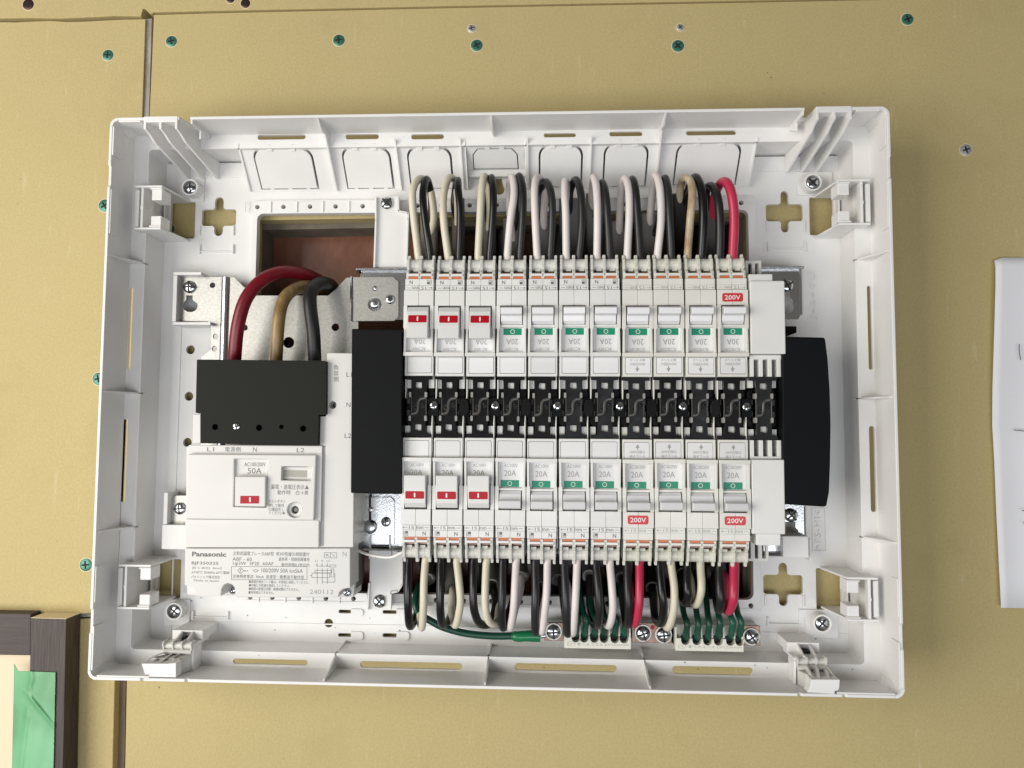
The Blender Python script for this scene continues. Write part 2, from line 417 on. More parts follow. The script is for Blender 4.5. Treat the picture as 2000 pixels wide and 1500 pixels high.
# wiring cavity behind the panel
b = MB(); b.prism([(-260, -150), (260, -150), (260, 150), (-260, 150)], -31, -29.5); bld(b, 'cavity_panel', 'back_panel', wall)
fr_ = MB(); oh = PP([(494, 424), (1466, 408), (1478, 1156), (484, 1156)], -9.5)
ih = PP([(513, 449), (1440, 432), (1452, 1172), (503, 1168)], -9.5)
fr_.prism([(-260, -150), (260, -150), (260, 150), (-260, 150)], -29.4, -9.6, [ih]); bld(fr_, 'cavity_frame', 'wood_grey', wall)

# ================================================================== trim post, rail, door panel, tape, paper
po = (A(95, 1350, 12)[0], A(95, 1350, 12)[1], 0)
post = empty('door_trim_post', po, 'dark brown wood grain upright post with green tape on it, lower left', 'door frame')
bld(MB().prism(PP([(60, 1207), (129, 1209), (121, 1580), (56, 1580)], 14), .3, 14), 'post', 'trim_brown', post, bevel=.4)
bld(MB().prism(PP([(60.5, 1206.2), (129, 1208.2), (129, 1209), (60.5, 1207)], 14), .3, 14.1), 'sawn_end', 'cream_panel', post)
rl = empty('door_trim_rail', (A(20, 1240, 8)[0], A(20, 1240, 8)[1], 0), 'short dark brown wood grain rail butting against the upright post, left edge', 'door frame')
bld(MB().prism(PP([(-80, 1197), (60, 1199), (59, 1279), (-80, 1277)], 9), .3, 9), 'rail', 'trim_brown_h', rl, bevel=.4)
cp = bld(MB().prism(PP([(-80, 1277.6), (59, 1279.6), (57, 1600), (-80, 1600)], 3), .3, 3), 'door_panel', 'cream_panel', None)
tag(cp, 'pale cream panel framed by the dark brown trim in the bottom left corner', 'panel')
def make_tape_sheet():
    mb = MB(); nx, ny = 70, 170; rnd = random.Random(5)
    for j in range(ny + 1):
        for i in range(nx + 1):
            u = i / nx; v = j / ny
            px = 28 + (109 - 28) * u - 6 * v + (1 if i == nx else 0) * rnd.uniform(-.5, .5)
            py = 1310 + u * 3 + v * 270 - 14 * max(0, .1 - u) * 10 * (1 if v < .02 else 0)
            # the tape spans from the door panel up over the post
            z = 14.6 if px > 62 else 14.6 - (62 - px) * .10
            d1 = (px - 52) - (py - 1362) * .9 if 1340 < py < 1420 else 99
            if 1345 < py < 1425: z += 1.0 * math.sin((py - 1345) / 80 * math.pi) * math.exp(-((px - (50 + (py - 1350) * .8)) / 5) ** 2)
            if py > 1375: z += .8 * min(1, (py - 1375) / 25) * math.exp(-((px - (56 - (py - 1375) * .12)) / 5.0) ** 2)
            if py < 1370: z += .5 * min(1, (1370 - py) / 25) * math.exp(-((px - (60 + 3 * math.sin(py * .12))) / 5) ** 2)
            z += .05 * math.sin(px * .21 + py * .05)
            a = A(px, py, z); mb.v.append((a[0], a[1], z))
    n = nx + 1
    for j in range(ny):
        for i in range(nx): mb.f.append((j * n + i, j * n + i + 1, (j + 1) * n + i + 1, (j + 1) * n + i))
    ob = bld(mb, 'masking_tape', 'tape_green', None, smooth=True)
    sd = ob.modifiers.new('thickness', 'SOLIDIFY'); sd.thickness = .00015; sd.offset = 1
    tag(ob, 'wrinkled green masking tape stuck over the brown post, bottom left', 'tape')
make_tape_sheet()
def make_paper():
    mb = MB(); rows = [(509, 1942), (520, 1944.5), (560, 1944.5), (650, 1942), (760, 1938.5), (830, 1938), (900, 1942), (1000, 1946), (1100, 1951), (1187, 1955.5)]
    nx = 10
    for j, (y, x0) in enumerate(rows):
        for i in range(nx + 1):
            px = x0 + (2100 - x0) * i / nx; py = y + (-6 if j == 0 and i > 0 else 0) + (2 * i / nx if j == len(rows) - 1 else 0)
            z = 1.2 + 2.2 * math.exp(-i * .55) * (.6 + .4 * math.sin(j * .8)) + .5 * math.sin(i * .9 + j * .3)
            a = A(px, py, z); mb.v.append((a[0], a[1], z))
    n = nx + 1
    for j in range(len(rows) - 1):
        for i in range(nx): mb.f.append((j * n + i, j * n + i + 1, (j + 1) * n + i + 1, (j + 1) * n + i))
    o = (A(2020, 840, 1)[0], A(2020, 840, 1)[1], 0)
    e = empty('paper_sheet', o, 'white sheet of paper with pen marks stuck on the wall at the right edge', 'paper')
    ob = bld(mb, 'sheet', 'paper', e, smooth=True); sd = ob.modifiers.new('thickness', 'SOLIDIFY'); sd.thickness = .00012
    pn = MB()
    for st in ([(1991, 672), (1990.5, 685), (1993.5, 703)], [(1980, 840), (1992, 841), (2006, 843)], [(1996, 998), (2006, 995)], [(1999, 1020), (2008, 1030)]):
        pn.tube([A3(x, y, 3.4) for x, y in st], .22, 6, 4)
    bld(pn, 'pen_mark', 'pen', e)
make_paper()

# ================================================================== CABINET
HX, HY = 222.0, 160.2
ZR, ZL, ZF = 50.0, 27.0, 6.0
IX, IY = 211.0, 150.0
cab = empty('distribution_cabinet', (0, 0, 0), 'large open white plastic electrical cabinet base screwed to the wall', 'electrical cabinet')
def loose(mb):
    par = list(range(len(mb.v)))
    def fd(a):
        while par[a] != a: par[a] = par[par[a]]; a = par[a]
        return a
    for f in mb.f:
        for k in f[1:]: par[fd(k)] = fd(f[0])
    gr = {}
    for i in range(len(mb.v)): gr.setdefault(fd(i), []).append(i)
    out = []
    for g in gr.values():
        ix = {v: k for k, v in enumerate(g)}; m = MB(); m.v = [mb.v[i] for i in g]; m.f = [tuple(ix[k] for k in f) for f in mb.f if f[0] in ix]
        if m.f: out.append(m)
    return out
def cb(mb, name, m='cabinet', bevel=.35, smooth=False, parent=None):
    o = None
    for q in loose(mb): o = bld(q, name, m, parent or cab, bevel, smooth)
    return o
# outer walls, each with the notches of its rim
T = 1.7
frH = lambda y0: (lambda u, v, w: (u, y0 + w, v))
frV = lambda x0: (lambda u, v, w: (x0 + w, u, v))
def xr(px, py): return A(px, py, ZR)[0]
def yr(px, py): return A(px, py, ZR)[1]
n0, n1 = xr(350, 232), xr(371, 232); n2, n3 = xr(1572, 212), xr(1588, 212)
ZB = ZL - 3.2
top = [(-HX + 5, ZB), (HX - 5, ZB), (HX - 5, ZR), (n3 + 2, ZR), (n3, ZR - 13), (n2, ZR - 13), (n2, ZR), (n1, ZR), (n1 - .3, ZR - 13), (n0 + 3, ZR - 13), (n0, ZR), (-HX + 5, ZR)]
cb(MB().prism(top, 0, -T, fr=frH(HY)), 'rim_wall')
b0, b1 = xr(277, 1325), xr(364, 1327); b2, b3 = xr(1562, 1350), xr(1650, 1358)
bot = [(-HX + 5, ZB), (HX - 5, ZB), (HX - 5, ZR), (b3 + 1, ZR), (b3, ZR - 2), (b3 - 1.2, ZR), (b2 + 1, ZR), (b2, ZR - 2), (b2 - 1, ZR), (b1 + 1, ZR), (b1, ZR - 2), (b1 - 1, ZR), (b0 + 1, ZR), (b0, ZR - 2), (b0 - 1, ZR), (-HX + 5, ZR)]
cb(MB().prism(bot, 0, T, fr=frH(-HY)), 'rim_wall')
for sx in (-1, 1):
    side = [(-HY + 5, ZB), (HY - 5, ZB), (HY - 5, ZR), (HY - 28, ZR), (HY - 29, ZR - .9), (HY - 40, ZR - .9), (HY - 41, ZR), (-HY + 39, ZR), (-HY + 38, ZR - .9), (-HY + 26, ZR - .9), (-HY + 25, ZR), (-HY + 5, ZR)]
    cb(MB().prism(side, 0, -sx * T, fr=frV(sx * HX)), 'rim_wall')
for sx in (-1, 1):
    for sy in (-1, 1):
        cx, cy = sx * (HX - 5), sy * (HY - 5); pts = []
        for k in range(8): a = R(90 * k / 7); pts.append((cx + sx * 5 * math.cos(a), cy + sy * 5 * math.sin(a)))
        for k in range(7, -1, -1): a = R(90 * k / 7); pts.append((cx + sx * (5 - T) * math.cos(a), cy + sy * (5 - T) * math.sin(a)))
        cb(MB().prism(pts, ZB, ZR - .05), 'rim_corner', bevel=.25)
        # thicker lip near each corner
        L1 = 17 if sy > 0 else 24
        mb = MB(); xa, xb = sx * (HX - T - .9), sx * (HX - T - .02)
        mb.box(min(xa, xb), max(xa, xb), min(cy - sy * L1, cy), max(cy - sy * L1, cy), ZR - 9, ZR - .3)
        L2 = 13 if sy > 0 else 30
        ya, yb = sy * (HY - T - .9), sy * (HY - T - .02)
        mb.box(min(cx - sx * L2, cx), max(cx - sx * L2, cx), min(ya, yb), max(ya, yb), ZR - 9, ZR - .3)
        cb(mb, 'rim_lip', bevel=.2)
# long low steps of the lip on the side rims
for sx in (-1, 1):
    mb = MB(); xa, xb = sx * (HX - T - .7), sx * (HX - T - .02)
    for ya, yb in ((92, 118), (-118, -98)): mb.box(min(xa, xb), max(xa, xb), ya, yb, ZR - 8, ZR - .5)
    cb(mb, 'rim_lip', bevel=.2)

# ledge with slots through to the wall
def slot(px0, py0, px1, py1, z, r=None):
    x0, x1, y0, y1 = rpx(px0, py0, px1, py1, z); r = min(x1 - x0, y1 - y0) / 2 * .98
    return rr(x0, x1, y0, y1, r, 5)
lh = []
for q in ((503, 263, 597, 272.5), (675, 262, 740, 272), (803, 262, 867, 272), (1062, 260, 1125, 268), (1190, 257, 1255, 266), (1340, 255, 1438, 264)): lh.append(slot(*q, ZL))
for q in ((455, 1287.5, 601, 1298), (703, 1293, 903, 1306), (1005, 1297, 1205, 1311), (1313, 1302, 1471, 1318)): lh.append(slot(*q, ZL))
for q in ((250.5, 562, 257.5, 721), (238.5, 818, 247, 981)): lh.append(slot(*q, ZL))
for q in ((1695, 558, 1703, 722), (1699, 832, 1710, 1000)): lh.append(slot(*q, ZL))
outer_l = [(-HX + T, -HY + T), (HX - T, -HY + T), (HX - T, HY - T), (-HX + T, HY - T)]
inner_l = rr(-IX, IX, -IY, IY, 2.5, 4)
cb(MB().prism(outer_l, ZL - 1.6, ZL, [inner_l] + lh), 'ledge', bevel=.6)
# second wall, ledge down to the floor
ow = rr(-IX - 1.4, IX + 1.4, -IY - 1.4, IY + 1.4, 3, 4)
cb(MB().prism(ow, 1, ZL - 1.62, [rr(-IX, IX, -IY, IY, 2.5, 4)]), 'inner_wall', bevel=0)

# floor plate
def cross(hx0, hx1, hy0, hy1, vx0, vx1, vy0, vy1, z):
    X0, X1, Y0, Y1 = rpx(hx0, hy0, hx1, hy1, z); a0, a1, c0, c1 = rpx(vx0, vy0, vx1, vy1, z); r = 1.1
    tip = [(a1 - (a1 - a0) / 2 + (a1 - a0) / 2 * math.cos(R(t)), c1 - (a1 - a0) / 2 + (a1 - a0) / 2 * math.sin(R(t))) for t in range(0, 181, 30)]
    tipb = [(a0 + (a1 - a0) / 2 + (a1 - a0) / 2 * math.cos(R(t)), c0 + (a1 - a0) / 2 + (a1 - a0) / 2 * math.sin(R(t))) for t in range(180, 361, 30)]
    return [(X1, Y1 - r), (X1 - r, Y1), (a1 + r, Y1), (a1, Y1 + r)] + tip + [(a0, Y1 + r), (a0 - r, Y1), (X0 + r, Y1), (X0, Y1 - r), (X0, Y0 + r), (X0 + r, Y0), (a0 - r, Y0), (a0, Y0 - r)] + tipb + [(a1, Y0 - r), (a1 + r, Y0), (X1 - r, Y0), (X1, Y0 + r)]
crosses = [cross(394, 461, 409, 441, 419, 436, 385, 461, ZF), cross(1496, 1568, 399, 432, 1525, 1540, 373, 454, ZF), cross(1491, 1568, 1123, 1161, 1521, 1538, 1099, 1184, ZF)]
sq = [(318, 395, 381, 466), (1581, 385, 1650, 459), (292, 1092, 353, 1169), (1594, 1110, 1662, 1191)]
holes = list(crosses)
for q in sq:
    x0, x1, y0, y1 = rpx(*q, ZF); holes.append(rr(max(x0, -207.5), min(x1, 207.5), y0, y1, 1, 3))
kx, ky = A(975, 370, ZF); k2x, k2y = A(969.5, 338, ZF)
holes.append([(k2x + 2.3 * math.cos(R(t)), k2y + 2.3 * math.sin(R(t))) for t in range(0, 181, 30)] + [(kx + 3.4 * math.cos(R(t)), ky + 3.4 * math.sin(R(t))) for t in range(140, 401, 20)])
for q in ((661, 1191, 690, 1198), (747, 1192, 779, 1199), (660, 1237, 690, 1244), (747, 1237, 779, 1245)): holes.append(slot(*q, ZF))
for x, y, r in ((642, 1217, 8.5), (372, 683, 9), (369, 774, 9), (366, 864, 9)): a = A(x, y, ZF); holes.append(circ(a[0], a[1], r * MM(ZF), 16))
OX0, _ = A(498, 700, ZF); OX1, _ = A(1463, 700, ZF); OY1 = A(700, 418, ZF)[1]; OY0 = A(900, 1160, ZF)[1]
holes.append(rr(OX0, OX1, OY0, OY1, 4, 5))
_y1 = A(700, 389, 9)[1]; _y0 = A(950, 1186, 9)[1]
for x in (502, 553, 605, 655, 708, 815, 861, 917, 970, 1020, 1070, 1120, 1170, 1220, 1270, 1320, 1370, 1448): holes.append(circ(A(x, 401.5 - (x - 700) * .009, 9)[0], (_y1 + OY1) / 2, 1.5, 12))
for x in (488, 531, 583, 636, 690, 745, 795, 851, 905, 960, 1017, 1073, 1130, 1187, 1240, 1290, 1347, 1400, 1467): holes.append(circ(A(x, 1172, 9)[0], (_y0 + OY0) / 2, 1.5, 12))
FT = A(334, 322, ZF)[1]; SF = A(700, 373, ZF)[1]          # top of the floor in the corners, foot of the slope in the middle
sx0 = A(490, 373, ZF)[0]; sx1 = A(1463, 366, ZF)[0]
bx = rr(-IX, IX, -IY, 0, 2, 3)
outer_f = [(-IX, -IY), (IX, -IY), (IX, IY - 1), (-IX, IY - 1)]
cb(MB().prism(outer_f, ZF - 2.4, ZF, holes), 'back_plate', bevel=.3)
# raised frame round the opening, with its row of small holes
X0, X1, Y0, Y1 = A(484, 700, 9)[0], A(1480, 700, 9)[0], A(950, 1186, 9)[1], A(700, 389, 9)[1]
dots = []
for x in (502, 553, 605, 655, 708, 815, 861, 917, 970, 1020, 1070, 1120, 1170, 1220, 1270, 1320, 1370, 1448): a = A(x, 401.5 - (x - 700) * .009, 9); dots.append(circ(a[0], (Y1 + OY1) / 2, 1.45, 12))
for x in (476 + 12, 531, 583, 636, 690, 745, 795, 851, 905, 960, 1017, 1073, 1130, 1187, 1240, 1290, 1347, 1400, 1467): a = A(x, 1172, 9); dots.append(circ(a[0], (Y0 + OY0) / 2, 1.45, 12))
cb(MB().prism(rr(X0, X1, Y0, Y1, 2, 3), ZF + .02, 8.6, [rr(OX0 + .01, OX1 - .01, OY0 + .01, OY1 - .01, 4, 5)] + dots), 'opening_frame', bevel=.5)
mb = MB()
for x in (478, 528, 579, 630, 681): a = A(x + 1, 402, 9); mb.box(a[0] - .35, a[0] + .35, OY1 + .6, Y1 - .6, 8.5, 9.3)
for x in (505, 557, 610, 663, 716): a = A(x, 1172, 9); mb.box(a[0] - .35, a[0] + .35, Y0 + .6, OY0 - .6, 8.5, 9.3)
mb.box(X0 + .6, X1 - 1, Y1 - 1.1, Y1 - .4, 8.5, 9.2)
cb(mb, 'frame_rib', bevel=.15)
# second floor step lines near the outer edge
mb = MB()
x_l, x_r = A(352, 700, ZF)[0], A(1655, 700, ZF)[0]
for (u0, v0, u1, v1) in ((x_l - .4, A(0, 1225, ZF)[1], x_l + .4, A(0, 560, ZF)[1]), (x_r - .4, -125, x_r + .4, 125)):
    mb.box(u0, u1, min(v0, v1), max(v0, v1), ZF - .5, ZF + .5)
yb_ = A(800, 1222, ZF)[1]; mb.box(x_l, x_r, yb_ - .4, yb_ + .4, ZF - .5, ZF + .6)
yt_ = A(400, 346, ZF)[1]; mb.box(x_l - 4, sx0, yt_ - .4, yt_ + .4, ZF - .5, ZF + .7); mb.box(sx1, x_r + 4, yt_ - .4, yt_ + .4, ZF - .5, ZF + .7)
cb(mb, 'floor_step', bevel=.2)
mb = MB()                                                       # low corner pads under the screw bosses
for q in ((352, 346, 400, 395), (1555, 336, 1625, 382), (322, 1170, 372, 1222), (1560, 1190, 1636, 1246)):
    x0, x1, y0, y1 = rpx(*q, ZF); mb.box(x0, x1, y0, y1, ZF + .01, ZF + 1.0)
cb(mb, 'screw_pad', bevel=.3)

# sloping top with seven knock-out flaps
P0 = Vector((0, A(700, 279, ZL - .5)[1], ZL - .5)); P1 = Vector((0, SF, ZF + .4))
dv = (P0 - P1).normalized(); nn = Vector((0, -dv.z, dv.y));
if nn.z < 0: nn = -nn
def frS(u, v, w): q = P1 + dv * v + nn * w; return (u, q.y, q.z)
def S(px, py):                                                 # point of the picture on the sloping plane
    d = CR @ Vector(((px - 1000) / FPX, -(py - 750) / FPX, -1)); C = Vector(CAMP)
    t = (P1 - C).dot(nn) / d.dot(nn); q = C + d * t; return (q.x, (q - P1).dot(dv))
VT = (P0 - P1).length
kn = [(498, 287, 622, 370), (669, 285, 772, 369), (795, 285, 890, 369), (1046, 281, 1140, 366), (1172, 278, 1267, 365), (1312, 276, 1446, 362)]
sh = []; flaps = []
for k, (x0, y0, x1, y1) in enumerate(kn):
    ul, v1 = S(x0 + (2 if x0 < 1000 else 6), (y0 + y1) / 2)[0], S((x0 + x1) / 2, y0)[1]; ur = S(x1 - (6 if x0 < 1000 else 2), (y0 + y1) / 2)[0]; v0 = S((x0 + x1) / 2, y1)[1]
    sh.append(rr(ul, ur, v0, v1, 7.2, 7, (1, 1, 0, 0))); flaps.append((ul, ur, v0, v1))
sl, sr = A(478, 330, 15)[0], A(1470, 330, 15)[0]
cut0, cut1 = A(913, 330, 15)[0], A(1026, 330, 15)[0]
cb(MB().prism([(sl, 0), (cut0, 0), (cut0, VT), (sl, VT)], -1.6, 0, sh[:3], fr=frS), 'sloping_panel', bevel=.3)
cb(MB().prism([(cut1, 0), (sr, 0), (sr, VT), (cut1, VT)], -1.6, 0, sh[3:], fr=frS), 'sloping_panel', bevel=.3)
for (ul, ur, v0, v1) in flaps:
    g = 1.15
    mb = MB().prism(rr(ul + g, ur - g, v0 + g * .8, v1 - g * 1.3, 6.4, 7, (1, 1, 0, 0)), -1.2, .7, fr=frS)
    c = (ul + ur) / 2; w5 = (ur - ul) * .19
    f_ = cb(mb, 'knockout_flap', bevel=.5)
    t_ = MB()
    for s_ in (-1, 1): t_.prism([(c + s_ * w5 - 1.7, v1 - 2.4), (c + s_ * w5 + 1.7, v1 - 2.4), (c + s_ * w5 + 1.3, v1 + 2), (c + s_ * w5 - 1.3, v1 + 2)], -.4, 1.25, fr=frS)
    for s_ in (-.62, 0, .62): t_.prism([(c + s_ * (ur - ul) * .5 - 1.2, v0 - .5), (c + s_ * (ur - ul) * .5 + 1.2, v0 - .5), (c + s_ * (ur - ul) * .5 + 1.2, v0 + 1.2), (c + s_ * (ur - ul) * .5 - 1.2, v0 + 1.2)], -1.4, -.2, fr=frS)
    bld(t_, 'flap_tab', 'cabinet', f_, bevel=.2)
# small upright middle flap set back in its own recess
zc = 14
mb = MB(); xa, xb, ya, yb = rpx(905, 281, 1030, 372, zc)
ytop = A(968, 281, ZL)[1]; yfl = A(968, 329, zc)[1]
def frM(u, v, w): return (u, ytop + (yfl - ytop) * v - 0, ZL - 1.5 + (11 - ZL) * v + w)
f0, f1 = A(921, 305, 18)[0], A(1014, 305, 18)[0]
mfl = [(f0 + 4, .12), (f1 - 4, .12), (f1 - .8, .35), (f1 - .4, .93), (f0 + .4, .93), (f0 + .8, .35)]
cb(MB().prism([(cut0 - .8, 0), (cut1 + .8, 0), (cut1 + .8, 1.0), (cut0 - .8, 1.0)], -1.4, 0, [mfl], fr=frM), 'middle_panel', bevel=.2)
cc = (f0 + f1) / 2
mf2 = [(cc + (u - cc) * .955, .5 + (v - .52) * .9 + .03) for u, v in mfl]
f_ = cb(MB().prism(mf2, -1.1, .7, fr=frM), 'knockout_flap', bevel=.3)
t_ = MB()
for s_ in (-1, 1): t_.prism([(cc + s_ * 4.4 - 1.4, .02), (cc + s_ * 4.4 + 1.4, .02), (cc + s_ * 4.4 + 1.6, .2), (cc + s_ * 4.4 - 1.6, .2)], -.3, 1.0, fr=frM)
bld(t_, 'flap_tab', 'cabinet', f_, bevel=.2)
cb(MB().prism([(cut0, yfl), (cut1, yfl), (cut1, yfl - 4), (cut0, yfl - 4)], ZF, 11), 'middle_step', bevel=.3)
# end cheeks of the slope
mb = MB()
for x, w in ((sl, 1.2), (sr, -1.2), (cut0, -1.0), (cut1, 1.0)):
    mb.prism([(IY, ZF), (SF, ZF), (SF, ZF + 2.2), (P0.y, ZL + .5), (IY, ZL + .5)], 0, w, fr=frV(x))
cb(mb, 'slope_cheek', bevel=.2)
# ribs across the top, bottom and sides
def rib_top(px0, py0, px1, full):
    x = A(px0, py0, ZR)[0]; w = .6
    if full: pts = [(HY - T, ZR - .4), (HY - T, ZL), (P0.y + 2, ZL), (SF, ZF), (SF - .5, ZF + 2.2), (SF + 3.5, ZF + 7), (P0.y + 2, ZL + 8), (HY - 6, ZR - 9), (HY - 3.2, ZR - 3)]
    else: pts = [(HY - T, ZR - .4), (HY - T, ZL), (P0.y + 2, ZL), (P0.y + 2.3, ZL + 2), (HY - 5.5, ZR - 9), (HY - 3.4, ZR - 3)]
    cb(MB().prism(pts, -w, w, fr=frV(x)), 'rib', bevel=.2)
rib_top(619, 228, 668, True); rib_top(959, 222, 966, False); rib_top(1301, 218, 1278, True)
for px in (779, 903, 1031, 1153):
    x = A(px, 320, 17)[0]
    cb(MB().prism([(P0.y + 1, ZL - .3), (SF, ZF), (SF - .4, ZF + 2), (P0.y + 1, ZL + 3.4)], -.5, .5, fr=frV(x)), 'rib', bevel=.15)
def rib_bot(px, py):
    x = A(px, py, ZR)[0]
    pts = [(-HY + T, ZR - .6), (-HY + T, ZL), (-IY, ZL), (-IY, ZF), (-IY + 1.5, ZF), (-IY + 1.2, ZF + 12), (-IY - 2, ZL + 4), (-HY + 4.5, ZR - 9), (-HY + 3, ZR - 2)]
    cb(MB().prism(pts, -.6, .6, fr=frV(x)), 'rib', bevel=.2)
rib_bot(631, 1330); rib_bot(947, 1336); rib_bot(1271, 1345)
for sx, py in ((-1, 497), (-1, 764), (-1, 1040), (1, 488), (1, 775), (1, 1062)):
    y = A(200 if sx < 0 else 1750, py, ZR)[1]
    pts = [(sx * (HX - T), ZR - 1.5), (sx * (HX - T), ZL), (sx * IX, ZL), (sx * IX, ZL - 6), (sx * (IX - .5), ZL - 5), (sx * (IX + 1.5), ZL + 3), (sx * (HX - 4.5), ZR - 9), (sx * (HX - 2.8), ZR - 3)]
    cb(MB().prism(pts, -.5, .5, fr=frH(y)), 'rib', bevel=.15)

# corner gusset towers at the top
def tower(xs, dx):
    for x in xs:
        pts = [(HY - .2, ZR + .3), (HY - .2, ZR - 8), (HY - T, ZL), (IY, ZL), (IY, ZF), (138.3, ZF), (138.6, ZF + 3), (148.5, ZR - 9), (151.5, ZR - 4), (153.2, ZR + .3)]
        mb = MB().prism(pts, -.75, .75, fr=lambda u, v, w, x=x: (x + w + dx * (ZR - v) / 44, u, v))
        cb(mb, 'gusset', bevel=.35)
    cb(MB().box(xs[0] - .75, xs[-1] + .75, HY - 3.2, HY + .3, ZR - 6, ZR + .35), 'gusset_bridge', bevel=.3)
tower([-200.8, -191.6, -182.2], 5.0)
tower([182.6, 191.8, 200.6], -3.2)
# sloping guides next to the notches
for x, s_ in ((n1 + .2, 1), (n2 - .2, -1)):
    pts = [(HY - T, ZR - .3), (HY - T, ZL), (P0.y + 3, ZL), (P0.y + 3, ZL + 2), (HY - 9, ZR - 11), (HY - 4.2, ZR - 11), (HY - 4.2, ZR - .3)]
    cb(MB().prism(pts, 0, s_ * 1.3, fr=frV(x)), 'notch_guide', bevel=.3)

# corner brackets standing beside the square holes
def bracket(sx, q, y0p, y1p, xo, xi, zt):
    # sx side, q picture box of the square hole, y0p/y1p picture y of the two webs, xo/xi picture x of outer and inner ends
    yt_ = A((xo + xi) / 2, y0p, zt)[1]; yb = A((xo + xi) / 2, y1p, zt)[1]
    xo_ = A(xo, (y0p + y1p) / 2, zt)[0]; xi_ = A(xi, (y0p + y1p) / 2, zt)[0]; foot = A(q[2] - 8 if sx < 0 else q[0] + 8, 400 if q[1] < 700 else 1140, ZF)[0]
    mb = MB(); pts = [(xo_, zt), (xi_, zt), (xi_ - sx * .4, zt - 3), (foot, ZF + 1), (foot, ZF), (sx * IX, ZF), (sx * IX, ZL), (xo_, ZL)]
    for y in (yt_, yb): mb.prism(pts, -.6, .6, fr=frH(y))
    cb(mb, 'bracket_web', bevel=.25)
    mb = MB(); lo, hi = min(yt_, yb) + .6, max(yt_, yb) - .6
    x1 = xo_ - sx * 1.3
    mb.box(min(xo_, x1) - .7, max(xo_, x1) - .0 + .7, lo + 1, hi - 1, ZL, zt - 1.5)
    x2 = xo_ - sx * 4.5; mb.box(x2 - .75, x2 + .75, lo, hi, zt - 12, zt - .5)
    mb.box(x2 - .95, x2 + .95, (lo + hi) / 2 - .9, (lo + hi) / 2 + .9, zt - 6, zt - .2)
    cb(mb, 'bracket_bar', bevel=.25)
    xm = xi_ + sx * 3.2
    for (ya, yb2) in ((hi - 7.6, hi - .4), (lo + .4, lo + 7.2)):
        mb = MB(); mb.box(xm - 3.3, xm + 3.1, ya, yb2, zt - 11, zt - .6)
        mb.box(xm - 3.9, xm + 3.6, (yb2 - .9) if ya > (lo + hi) / 2 else (ya - .2), (yb2 + .2) if ya > (lo + hi) / 2 else ya + .9, zt - 3, zt + .5)
        cb(mb, 'bracket_clip', bevel=.5)
    xs = xi_ + sx * -.9
    cb(MB().box(sx * 208.9 - .5, sx * 208.9 + .5, lo, hi, ZF, ZF + 5), 'bracket_back', bevel=.2)
bracket(-1, sq[0], 364, 446, 262, 315, 36)
bracket(1, sq[1], 352, 437, 1700, 1638, 36)
bracket(-1, sq[2], 1105, 1188, 229, 293, 36)
bracket(1, sq[3], 1130, 1212, 1716, 1656, 36)

# screw bosses
for x, y, an in ((371, 366, .1), (1588, 356, .75), (340, 1194, .9), (1606, 1218, .85)):
    a = A(x, y, 13.5)
    o_ = cb(MB().prism(circ(a[0], a[1], 5.3, 28), ZF, 14, [circ(a[0], a[1], 4.25, 28)]), 'screw_boss', bevel=.3, smooth=True)
    o2 = MB().cyl((a[0], a[1], ZF), (0, 0, 1), 4.3, 5.6, 24); bld(o2, 'boss_core', 'cabinet', o_)
    screw('screw', (a[0], a[1], 11.7), 3.95, 'screw_steel', cab, h=1.9, ang=an, slot='slot_dark', cross=.8)
# small moulded H marks below the cross holes
mb = MB()
def hmark(q):
    x0, x1, y0, y1 = rpx(*q, ZF); mb.box(x0 - .5, x0 + .5, y0, y1, ZF - .3, ZF + 1.5); mb.box(x1 - .5, x1 + .5, y0, y1, ZF - .3, ZF + 1.5); mb.box(x0, x1, y0 + 1, y0 + 1.8, ZF - .3, ZF + 1.2)
for q in ((391, 478, 456, 496), (1500, 473, 1571, 491), (1499, 1205, 1568, 1223), (378, 1193, 446, 1209)): hmark(q)
for (xa, xb, y0p, y1p) in ((391, 457, 441, 460), (1497, 1570, 433, 453), (1494, 1568, 1162, 1183)):
    for x in (xa, xb): c = A(x, y0p, ZF); d = A(x, y1p, ZF); mb.box(c[0] - .45, c[0] + .45, d[1], c[1], ZF - .3, ZF + 1.2)
cb(mb, 'moulded_mark', bevel=.2)
mb = MB()
for q in ((686, 1189, 710, 1203), (775, 1189, 800, 1203), (686, 1233, 710, 1249), (775, 1233, 800, 1250)):
    x0, x1, y0, y1 = rpx(*q, ZF); mb.prism(rr(x0, x1, y0, y1, 1.8, 4, (1, 0, 0, 1)), ZF + .01, ZF + 1.1)
cb(mb, 'slot_tab', bevel=.3)
# moulded lettering
def emboss(s, px, py, wpx, hpx, rot, z, m='cabinet', name='moulded_lettering', parent=None, space=1.0):
    mb = MB(); a = A(px, py, z); k = MM(z); v0 = len(mb.v); put_text(mb, s, a[0], a[1], z + .06, wpx * k, hpx * k, rot, space=space)
    n = len(mb.v); fs = list(mb.f); mb.v += [(x, y, zz - .45) for x, y, zz in mb.v]; mb.f += [tuple(i + n for i in q) for q in fs]
    ed = {}
    for q in fs:
        for i in range(len(q)):
            e = (q[i], q[(i + 1) % len(q)]); kk = tuple(sorted(e)); ed[kk] = ed.get(kk, 0) + 1
    for (i, j), c in ed.items():
        if c == 1: mb.f.append((i, j, j + n, i + n))
    return bld(mb, name, m, parent or cab)
emboss('J-240U', 1590, 577, 92, 12, R(90), ZF + .5, space=1.25)
emboss('>PS-HI<', 1598, 1036, 74, 12, R(90), ZF + .5, space=1.2)
x0, x1, y0, y1 = rpx(1586, 992, 1613, 1077, ZF)
